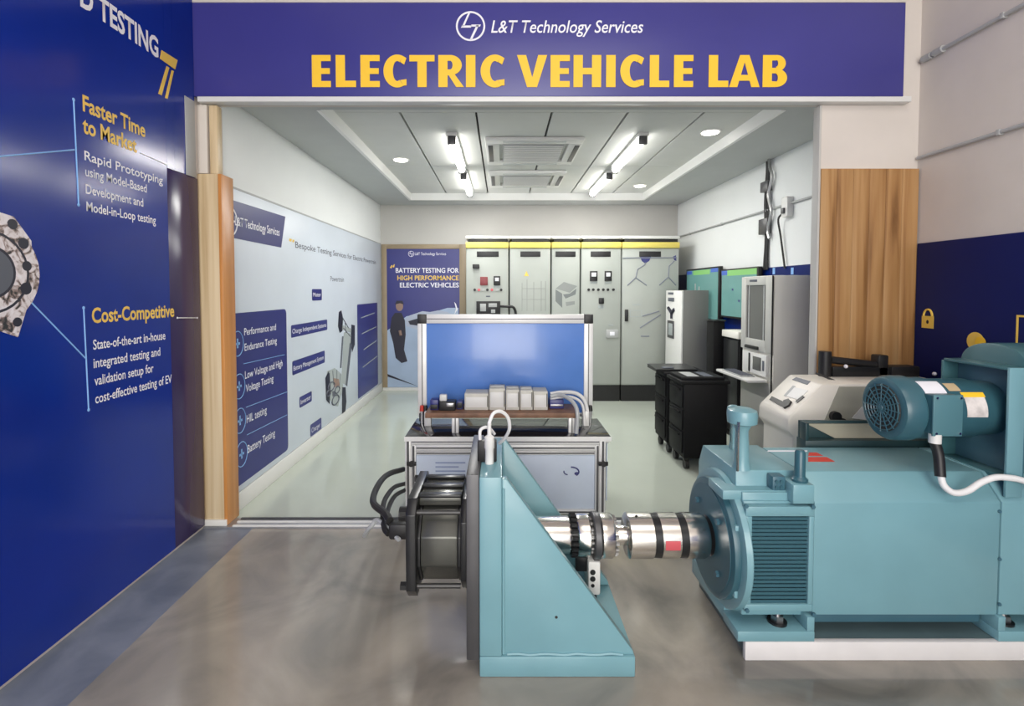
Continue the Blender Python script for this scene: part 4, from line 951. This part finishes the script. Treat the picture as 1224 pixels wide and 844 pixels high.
# top fittings
px_post = P(961, 600, Y0)
bx('lifting_post', TEAL, dy, px_post.x - .045, px_post.x + .042, Y0 - .002, Y0 + .09, .636, .715, .006)
B().lathe((P(956, 560, Y0 + .04).x, Y0 + .04, 0), 'Z', [(.715, .03), (.725, .032), (.735, .022), (.74, .021), (.835, .020), (.845, .014)], 20).build('lifting_bolt', TEALBL, dy)
bx('post_bracket', TEALDK, dy, px_post.x - .10, px_post.x - .046, Y0 + .05, Y0 + .10, .67, .73, .006)
b = B()
for k in range(4): b.cyl((px_post.x - .085 + .02 * (k % 2), Y0 + .045, .685 + .024 * (k // 2)), (px_post.x - .085 + .02 * (k % 2), Y0 + .0495, .685 + .024 * (k // 2)), .008, n=6)
b.build('bracket_bolt', TEALBL, dy)
def knob(x, y, h, r):
    o = B().lathe((x, y, 0), 'Z', [(zt2 - .002, r * .62), (zt2 + .03, r * .5), (zt2 + h - .10, r * .42), (zt2 + h - .075, r * .6), (zt2 + h - .065, r * .95), (zt2 + h - .03, r), (zt2 + h - .012, r * .92), (zt2 + h - .002, r * .55), (zt2 + h, r * .2)], 28).build('lubricator', TEAL, dy)
    B().tube([(x - r * .55, y - r * .6, zt2 + .0), (x - r * .6, y - r * .7, zt2 + h * .5), (x - r * .6, y - r * .75, zt2 + h - .05)], .006, 6, 4).build('tube', SILVER, o)
knob(1.028, 2.13, .262, .062); knob(1.115, 2.40, .21, .03)
# red arrow sign print on the top cover
b = B()
for q in (((967, 541), (976, 541), (984, 545), (966, 545)), ((966, 546.5), (988, 546.5), (998, 552), (966, 552))):
    b.slab([HZ(x, y, zt2 + .0002) for x, y in q], (0, 0, 1), .0008)
b.build('arrow_print', REDLAB, dy, 'red arrow mark')
b = B(); b.slab([HZ(x, y, zt2 + .0002) for x, y in ((918, 538.5), (965, 538.5), (965, 540), (917, 540))], (0, 0, 1), .0008); b.build('pale_line_print', WHITEP, dy)
# terminal box behind on the far edge
ty0, ty1 = Y1 - .055, Y1 + .02
tz0, tz1 = zt2, P(1000, 506, ty0).z
tx0, tx1 = P(963, 520, ty0).x, 2.30
b = B(); b.box(tx0, tx1, ty0, ty1, tz0 - .06, tz0 + .022, .002); b.box(tx0, tx1, ty0 + .05, ty0 + .066, tz0 + .022, tz1, .002); b.box(tx0, tx0 + .016, ty0, ty0 + .05, tz0 + .022, tz1, .002)
tb = b.build('terminal_housing', pm('blackish_teal', (0.018, 0.045, 0.05), .35), dy, 'blackish teal open-fronted box')
B().prism([(tx0 + .03, tz1 - .014), (tx1 - .01, tz1 - .014), (tx1 - .01, tz0 + .0235), (tx0 + .17, tz0 + .0235)], 'Y', ty0 + .040, ty0 + .0495).build('inner_panel', TANPANEL, tb, 'tan inner panel')  # slanted end of the tan panel draws a shadow edge
# blower motor
by, bz = 2.17, P(1110, 487, 2.17).z
bxf, bxe = 1.655, 2.045
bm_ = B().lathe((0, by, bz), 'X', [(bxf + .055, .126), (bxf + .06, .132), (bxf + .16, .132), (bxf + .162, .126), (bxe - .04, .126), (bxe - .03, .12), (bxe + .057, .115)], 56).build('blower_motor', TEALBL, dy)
B().lathe((0, by, bz), 'X', [(bxf + .004, .095), (bxf + .001, .112), (bxf + .008, .130), (bxf + .025, .139), (bxf + .085, .139), (bxf + .09, .134)], 56).build('fan_cover', TEALBL, bm_)
# punched guard: dark back disc with rings and spokes
B().lathe((0, by, bz), 'X', [(bxf - .002, .100), (bxf + .004, .102)], 40).build('guard_opening', DARKGAP, bm_)
b = B()
for r in (.024, .042, .060, .078, .096):
    b.tube([(bxf - .004, by + r * math.cos(2 * PI * i / 30), bz + r * math.sin(2 * PI * i / 30)) for i in range(31)], .0028, 5, 1)
for k in range(16):
    a_ = 2 * PI * k / 16; b.tube([(bxf - .005, by + .012 * math.cos(a_), bz + .012 * math.sin(a_)), (bxf - .004, by + .104 * math.cos(a_), bz + .104 * math.sin(a_))], .0026, 5, 1)
b.lathe((0, by, bz), 'X', [(bxf - .009, .012), (bxf - .002, .016)], 16)
b.build('fan_guard', TEALBL, bm_)
tbx0, tbx1 = P(1115, 495, 2.02).x, P(1148, 495, 2.02).x; tbz0, tbz1 = P(1115, 520, 2.02).z, P(1115, 473, 2.02).z
jb = bx('junction_box', TEALBL, bm_, tbx0, tbx1, 2.022, by - .08, tbz0, tbz1, .006)
bx('junction_lid', pm('mid_teal_enamel', (0.085, 0.20, 0.235), .32), bm_, tbx0 - .004, tbx1 + .004, 2.012, 2.0215, tbz0 - .004, tbz1 + .004, .003)
for x in (tbx0 + .008, tbx1 - .008):
    for z in (tbz0 + .008, tbz1 - .008): B().cyl((x, 2.008, z), (x, 2.0119, z), .005, n=8).build('lid_screw', SILVER, bm_)
def wrap(a0, a1, x0, x1, mat, name, r=.1268, n=6, lab=None):
    b = B()
    for k in range(n):
        t0, t1 = math.radians(a0 + (a1 - a0) * k / n), math.radians(a0 + (a1 - a0) * (k + 1) / n)
        q = [(x0, by + r * math.cos(t0), bz + r * math.sin(t0)), (x1, by + r * math.cos(t0), bz + r * math.sin(t0)), (x1, by + r * math.cos(t1), bz + r * math.sin(t1)), (x0, by + r * math.cos(t1), bz + r * math.sin(t1))]
        b.slab(q, (0, math.cos((t0 + t1) / 2), math.sin((t0 + t1) / 2)), .0008)
    return b.build(name, mat, bm_, lab)
wrap(112, 150, 1.755, 1.845, WHITEP, 'label_sticker', .1325, 6, 'white label sticker')
wrap(115, 135, 1.865, 1.915, pm('tan_sticker', (.55, .42, .25), .5), 'label_sticker', .127, 5, 'tan label sticker')
wrap(148, 185, 1.91, 1.995, pm('rating_plate', (.66, .62, .60), .45, var=.25, scale=22), 'rating_plate', .127, 8, 'pale rating plate')
wrap(138, 148, 1.905, 2.0, YELLOW, 'rating_strip', .1272, 3, 'yellow warning strip')
# flexible conduit
B().cyl(((tbx0 + .02), 2.03, tbz0 - .035), ((tbx0 + .02), 2.03, tbz0 + .002), .022, n=14).build('cable_gland', WHITEPLAS, bm_)
q0 = Vector((tbx0 + .02, 2.03, tbz0 - .03))
B().tube([q0, P(1122, 545, 2.02), P(1124, 570, 2.0)], .019, 12, 5).build('conduit_sleeve', BLACKPL, dy, 'dark sleeve of the blower cable')
B().tube([P(1124, 566, 2.0), P(1128, 580, 1.99), P(1140, 589, 1.98), P(1156, 587, 1.98), P(1172, 577, 1.98), P(1188, 571, 1.975), P(1204, 571, 1.97), P(1224, 575, 1.965), P(1260, 590, 1.97)], .0125, 12, 6).build('conduit_hose', WHITEHOSE, dy, 'white blower cable')
# blower housing: side plate with a rim, domed scroll behind
hx = bxe; hy0, hy1 = 2.0, 2.315; hz0, hz1 = zt2 - .005, P(1205, 440, 2.0).z
b = B(); b.box(hx + .058, hx + .07, hy0 + .012, hy1 - .012, hz0 + .01, hz1 - .012)
bh = b.build('blower_plate', TEALDK, dy)  # dark teal puts the shade of the recess into the plate colour
bx('plate_rim', TEAL, bh, hx - .01, hx + .055, hy0, hy0 + .0115, hz0 - .07, hz1, .002, 'near rim in lighter teal for the side light')  # lighter teal than the other rims paints side light on this one
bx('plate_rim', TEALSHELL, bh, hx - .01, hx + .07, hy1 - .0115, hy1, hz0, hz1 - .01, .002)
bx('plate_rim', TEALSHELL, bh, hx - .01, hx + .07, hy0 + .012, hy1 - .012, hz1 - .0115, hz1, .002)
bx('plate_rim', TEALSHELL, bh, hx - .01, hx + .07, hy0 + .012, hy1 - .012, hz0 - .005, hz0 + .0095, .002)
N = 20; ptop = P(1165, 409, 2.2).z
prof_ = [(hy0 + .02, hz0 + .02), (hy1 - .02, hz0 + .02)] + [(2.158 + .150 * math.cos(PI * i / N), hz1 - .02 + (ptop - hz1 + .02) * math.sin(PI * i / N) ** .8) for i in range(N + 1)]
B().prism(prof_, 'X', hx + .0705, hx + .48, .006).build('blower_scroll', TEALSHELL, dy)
# ================================================================== cream test console behind the dynamometer
cn = thing('test_console', 'cream floor console with sloping control panel behind the dynamometer', 'console', (2.0, 2.95, 0))
cy0, cy1 = 2.74, 3.06
xcL = 1.575
pn = [(xcL + .03, 0.03), (2.50, 0.03), (2.50, .985), (1.76, .985), (xcL + .012, .815), (xcL, .79), (xcL, .725), (xcL + .03, .69)]
B().prism(pn, 'Y', cy0, cy1, .012).build('shell', TESTERBODY, cn)
bx('base', GREYPLATE, cn, xcL + .06, 2.48, cy0 + .02, cy1 - .02, 0, .0295)
sl0 = Vector((1.76, 0, .985)); sld = Vector((xcL + .012 - 1.76, 0, .815 - .985)).normalized(); sln = Vector((sld.z, 0, -sld.x)).normalized()
if sln.z < 0: sln = -sln
def SP(px, py, e=.0008):
    d = ray(px, py); o = Vector((0, 0, CH)); t = (sl0 + sln * e - o).dot(sln) / d.dot(sln); return o + d * t
def onslope(pts, name, mat, th=.004, lab=None): return B().slab([SP(*q) for q in pts], sln, th).build(name, mat, cn, lab)
onslope(((920, 478), (923, 474), (938, 481), (934, 486)), 'keypad', BLACKPL)
onslope(((935, 486), (938, 480), (944, 478), (947, 481), (944, 486), (938, 489)), 'dial', BLACKPL, .012)
onslope(((951, 480), (960, 473), (962, 475), (953, 482)), 'switch', BLACKPL)
onslope(((937, 473), (948, 461), (951, 462), (940, 474)), 'slot', GREYMET, .002)
onslope(((947, 454), (952, 451), (969, 456), (965, 460)), 'vent_label', GREYP, .002)
onslope(((940, 474), (950, 463), (966, 467), (955, 478)), 'raised_panel', WHITEPLAS, .002)
# front face fittings
fy = cy0
def FR(px, py): return P(px, py, fy - .0006)
B().slab([FR(*q) for q in ((1003, 462), (1050, 462), (1050, 503), (985, 503))], (0, -1, 0), .004).build('window_panel', pm('console_window', (.42, .41, .34), .25), cn)
B().slab([P(*q, fy - .005) for q in ((1018, 500), (1030, 486), (1044, 486), (1044, 503))], (0, -1, 0), .003).build('paper_label', WHITEPLAS, cn)
c = P(996, 497, fy); B().cyl((c.x, fy - .03, c.z), (c.x, fy - .0005, c.z), .028, n=18).build('front_knob', BLACKPL, cn)
c = P(1006, 502, fy); B().cyl((c.x, fy - .02, c.z), (c.x, fy - .0005, c.z), .012, n=12).build('front_knob', BLACKPL, cn)
# black roller bar on top
ry = 3.0
c = P(986, 434, ry)
B().cyl((c.x, ry, .984), (c.x, ry, P(986, 420, ry).z), .034, n=20).build('bar_post', BLACKPL, cn)
zr = P(1000, 430, ry).z
B().cyl((c.x + .03, ry, zr), (2.24, ry, zr - .03), .022, n=14).build('roller_bar', BLACKPL, cn, 'black roller bar')
bx('bar_tray', BLACKMET, cn, c.x + .03, 2.48, ry - .03, ry + .05, .9845, P(1000, 438, ry).z, .004)
bx('bar_end', BLACKPL, cn, 2.24, 2.30, ry - .03, ry + .04, P(1000, 445, ry).z - .02, zr + .03, .008)
bx('rear_box', BLACKPL, cn, 2.31, 2.48, ry - .04, ry + .05, .9845, zr - .035, .008)
for px_ in (1011, 1117):
    q = P(px_, 438 if px_ < 1100 else 447, ry - .035); B().ball(q, .012, n=10).build('indicator_cap', WHITEP, cn)
B().tube([P(975, 446, ry - .08), P(985, 450, 2.9), P(1000, 456, 2.86), P(1010, 458, 2.84)], .006, 6, 5).build('lead', RUBBER, cn)

# ================================================================== grey rack with keyboard shelf
rk = thing('control_rack', 'tall pale grey rack with a dark window and keyboard shelf', 'rack', (2.42, 4.45, 0))
rx0, rx1, ry0, ry1, rz = 2.26, 2.575, 4.20, 4.74, P(924, 329, 4.20).z
bx('body', RACKPAINT, rk, rx0 + .02, rx1, ry0, ry1, .05, rz, .006)
bx('plinth', BLACKPL, rk, rx0 + .03, rx1 - .01, ry0 + .01, ry1 - .01, 0, .0495)
zd = W(920, 423, rx0).z
wy0, wy1, wz0, wz1 = W(914, 400, rx0).y, W(891, 400, rx0).y, W(900, 405, rx0).z, W(900, 341, rx0).z
b = B(); b.box(rx0, rx0 + .018, ry0 + .006, wy0, zd, rz - .004, .003); b.box(rx0, rx0 + .018, wy1, ry1 - .004, zd, rz - .004, .003); b.box(rx0, rx0 + .018, wy0, wy1, zd, wz0, .003); b.box(rx0, rx0 + .018, wy0, wy1, wz1, rz - .004, .003)
dr = b.build('door', RACKFRONT, rk)
bx('window', DARKGLASS, dr, rx0 + .012, rx0 + .017, wy0, wy1, wz0, wz1)
for y in (wy0 + .04, wy1 - .04): bx('window_rail', GREYMET, dr, rx0 + .008, rx0 + .0115, y - .008, y + .008, wz0, wz1)
bx('name_plate', GREYP, dr, rx0 - .004, rx0 - .0005, 4.45, 4.58, rz - .05, rz - .03, .001)
bx('door_handle', BLACKPL, dr, rx0 - .025, rx0 - .0005, 4.40, 4.62, zd + .012, zd + .04, .006)
bx('seal_strip', BLACKPL, rk, rx0 + .0005, rx0 + .012, ry0 - .002, ry0 + .005, .3, rz - .002)
zs = .735
bx('instrument', WHITEPLAS, rk, rx0 - .01, rx0 + .0195, ry0 + .06, ry1 - .06, zs + .02, zd - .02, .004)
bx('instrument_screen', DARKGLASS, rk, rx0 - .014, rx0 - .0105, 4.34, 4.48, zs + .06, zd - .05, .002)
bx('instrument_keys', GREYP, rk, rx0 - .014, rx0 - .0105, 4.285, 4.315, zs + .07, zd - .07, .002)
bx('instrument_frame', BLACKMET, rk, rx0 - .014, rx0 - .0105, 4.53, 4.56, zs + .03, zd - .03, .002)
bx('lower_door', RACKFRONT, rk, rx0 + .004, rx0 + .0195, ry0 + .006, ry1 - .006, .07, zs - .03, .003)
bx('keyboard_shelf', WHITEPLAS, rk, rx0 - .17, rx0 + .003, ry0 + .05, ry1 + .14, zs - .025, zs, .008)
kb = thing('keyboard', 'grey keyboard lying on the rack shelf', 'keyboard', (rx0 - .09, 4.58, zs))
bx('case', GREYMET, kb, rx0 - .155, rx0 - .03, 4.40, 4.78, zs, zs + .012, .004)
b = B()
for i in range(4):
    for j in range(11): b.box(rx0 - .148 + i * .028, rx0 - .126 + i * .028, 4.415 + j * .032, 4.441 + j * .032, zs + .0122, zs + .018)
o = b.build('keys', GREYP, kb); o['kind'] = 'stuff'

# ================================================================== wall screens
def screen(px0, px1, lab, deco):
    X = 2.52
    y1, y0 = W(px0, 350, X).y, W(px1, 350, X).y; z1, z0 = W(px0, 322.5, X).z, W(px0, 379, X).z
    t = thing('wall_screen', lab, 'screen', (X + .03, (y0 + y1) / 2, z0), 'flat screens on the lab wall')
    bx('bezel', BLACKPL, t, X, X + .045, y0, y1, z0, z1, .005)
    bx('wall_mount', BLACKMET, t, X + .0455, XR - .013, y0 + .3, y1 - .3, z0 + .15, z1 - .15)
    p = bx('display', SCREEN, t, X - .0025, X - .0004, y0 + .03, y1 - .03, z0 + .022, z1 - .022)
    h, wd = z1 - z0, y1 - y0
    for (a0, a1, c0, c1, mm) in deco:   # fractions: from far edge, from top
        bx('screen_window', mm, p, X - .0038, X - .0026, y1 - a1 * wd, y1 - a0 * wd, z1 - c1 * h, z1 - c0 * h)
screen(820, 859.5, 'teal wall screen further from the rack', ((.25, .75, .04, .13, SCREENGRN), (.03, .2, .04, .11, SCREENBLU), (.78, .97, .03, .1, SCREENBLU), (.22, .72, .86, .96, SCREENBLU), (.62, .68, .45, .6, NAVYP), (.62, .68, .66, .82, NAVYP), (.3, .34, .3, .52, PALEGREYP), (.42, .46, .36, .52, PALEGREYP)))
screen(861.5, 906, 'teal wall screen with a green top bar partly behind the rack', ((.2, .97, .03, .14, SCREENGRN), (.03, .2, .03, .12, SCREENBLU), (.34, .38, .4, .44, NAVYP), (.52, .56, .62, .66, NAVYP)))

# ================================================================== white pedestal unit
pe = thing('charging_pedestal', 'white standing pedestal with a dark slot beside the widest cabinet', 'pedestal', (2.3, 6.35, 0))
ex0, ex1, ey0, ey1 = 2.155, 2.48, 6.02, 6.60
ez = W(793, 347, ex0).z
bx('body', pm('pedestal_shaded', (.17, .17, .16), .5, var=.03, scale=3), pe, ex0 + .022, ex1, ey0, ey1, .02, ez, .006)  # darker body colour paints the shade on the pedestal's near face
bx('front_panel', WHITEPLAS, pe, ex0, ex0 + .0215, ey0 + .002, ey1 - .002, .02, ez - .004, .005)
bx('base', BLACKPL, pe, ex0 + .03, ex1 - .02, ey0 + .02, ey1 - .02, 0, .02)
def ep(name, mat, px0, px1, py0, py1):
    a, b_ = W(px0, py1, ex0), W(px1, py0, ex0); return bx(name, mat, pe, ex0 - .006, ex0 - .0005, b_.y, a.y, a.z, b_.z, .001)
ep('badge', GREYP, 799, 805, 349.5, 352); ep('badge', GREYP, 799, 806, 356, 360)
b = B()
for p0, p1 in (((799, 368), (803, 374)), ((806, 370), (803, 374)), ((803, 374), (803, 381))): b.tube([W(*p0, ex0 - .004), W(*p1, ex0 - .004)], .022, 6, 1)
b.build('branch_mark', DARKP, pe)
ep('slot_frame', GREYPLATE, 798, 806, 384, 403); a, b_ = W(799.5, 400, ex0), W(804.5, 387, ex0)
bx('slot', PALEGREYP, pe, ex0 - .009, ex0 - .0065, b_.y, a.y, a.z, b_.z, .001)

# ================================================================== black trolleys
def trolley(y0, y1, lab, tx=1.51):
    t = thing('tool_trolley', lab, 'trolley', (tx + .17, (y0 + y1) / 2, 0), 'black trolleys beside the rack')
    x1 = tx + .36; zt3 = .75
    bx('body', MATBLACK, t, tx, x1, y0, y1, .10, zt3 - .03, .006)
    bx('top', MATBLACK, t, tx - .03, x1 + .02, y0 - .008, y1 + .008, zt3 - .0295, zt3, .006)
    for i in range(3):
        z0 = .14 + i * .19; d = bx('drawer', MATBLACK, t, tx - .012, tx - .0005, y0 + .02, y1 - .02, z0, z0 + .175, .004)
        bx('handle', MATBLACK, d, tx - .028, tx - .0125, y0 + .06, y1 - .06, z0 + .14, z0 + .155, .003)
    for x in (tx + .04, x1 - .04):
        for y in (y0 + .05, y1 - .05):
            w_ = B().cyl((x - .016, y, .04), (x + .016, y, .04), .04, n=18).build('caster', RUBBER, t)
            bx('caster_fork', BLACKMET, w_, x - .024, x + .024, y - .018, y + .018, .07, .0995, .004)
    return t
trolley(4.13, 4.48, 'black drawer trolley nearer the dynamometer'); trolley(4.56, 4.90, 'black drawer trolley further back toward the cabinets')
lp = thing('laptop', 'dark open-tray laptop lying on the further black trolley', 'laptop', (1.6, 4.72, .75))
B().hull6([(1.42, 4.60, .751), (1.80, 4.60, .751), (1.80, 4.88, .751), (1.42, 4.88, .751), (1.42, 4.60, .772), (1.80, 4.60, .772), (1.80, 4.88, .785), (1.42, 4.88, .785)]).build('base', BLACKMET, lp)
bx('touch_pad', GREYP, lp, 1.5, 1.6, 4.64, 4.72, .776, .7795, .001); 
tr_ = thing('tray', 'shallow black tray with grey slips on the nearer black trolley', 'tray', (1.65, 4.3, .75))
bx('base', MATBLACK, tr_, 1.50, 1.86, 4.16, 4.46, .7505, .775, .006)
bx('slip', GREYMET, tr_, 1.56, 1.66, 4.20, 4.42, .7755, .778); bx('slip', GREYP, tr_, 1.70, 1.78, 4.20, 4.42, .7755, .778)
lp.rotation_euler = (0, 0, 0)

cz = HZ(762, 478, 0); cn2 = thing('floor_canister', 'small pale canister on the floor before the widest cabinet', 'canister', (cz.x, cz.y, 0))
B().lathe((cz.x, cz.y, 0), 'Z', [(0, .045), (.005, .05), (.13, .05), (.14, .045)], 20).build('can', WHITEPLAS, cn2)
B().lathe((cz.x, cz.y, 0), 'Z', [(.1405, .046), (.152, .046), (.155, .03)], 20).build('cap', GREYMET, cn2)
# dark column and low cabinet under the screens
ds = thing('cable_column', 'black upright column under the wall screens', 'column', (2.3, 5.4, 0))
bx('column', MATBLACK, ds, 2.24, 2.36, 5.30, 5.48, .03, 1.17, .008); bx('base', BLACKMET, ds, 2.18, 2.42, 5.24, 5.54, 0, .03, .006); bx('cap', BLACKMET, ds, 2.23, 2.37, 5.29, 5.49, 1.1705, 1.185, .004)
lc = thing('low_cabinet', 'black low cabinet with a pale top beneath the nearer wall screen', 'cabinet', (2.45, 5.05, 0))
bx('body', MATBLACK, lc, 2.33, 2.58, 4.90, 5.26, .05, 1.02, .006); bx('top', RACKPAINT, lc, 2.31, 2.585, 4.895, 5.265, 1.0205, 1.09, .006, 'pale top'); bx('door', BLACKMET, lc, 2.318, 2.3295, 4.92, 5.24, .08, 1.0, .004); bx('base', BLACKPL, lc, 2.35, 2.57, 4.92, 5.24, 0, .05)
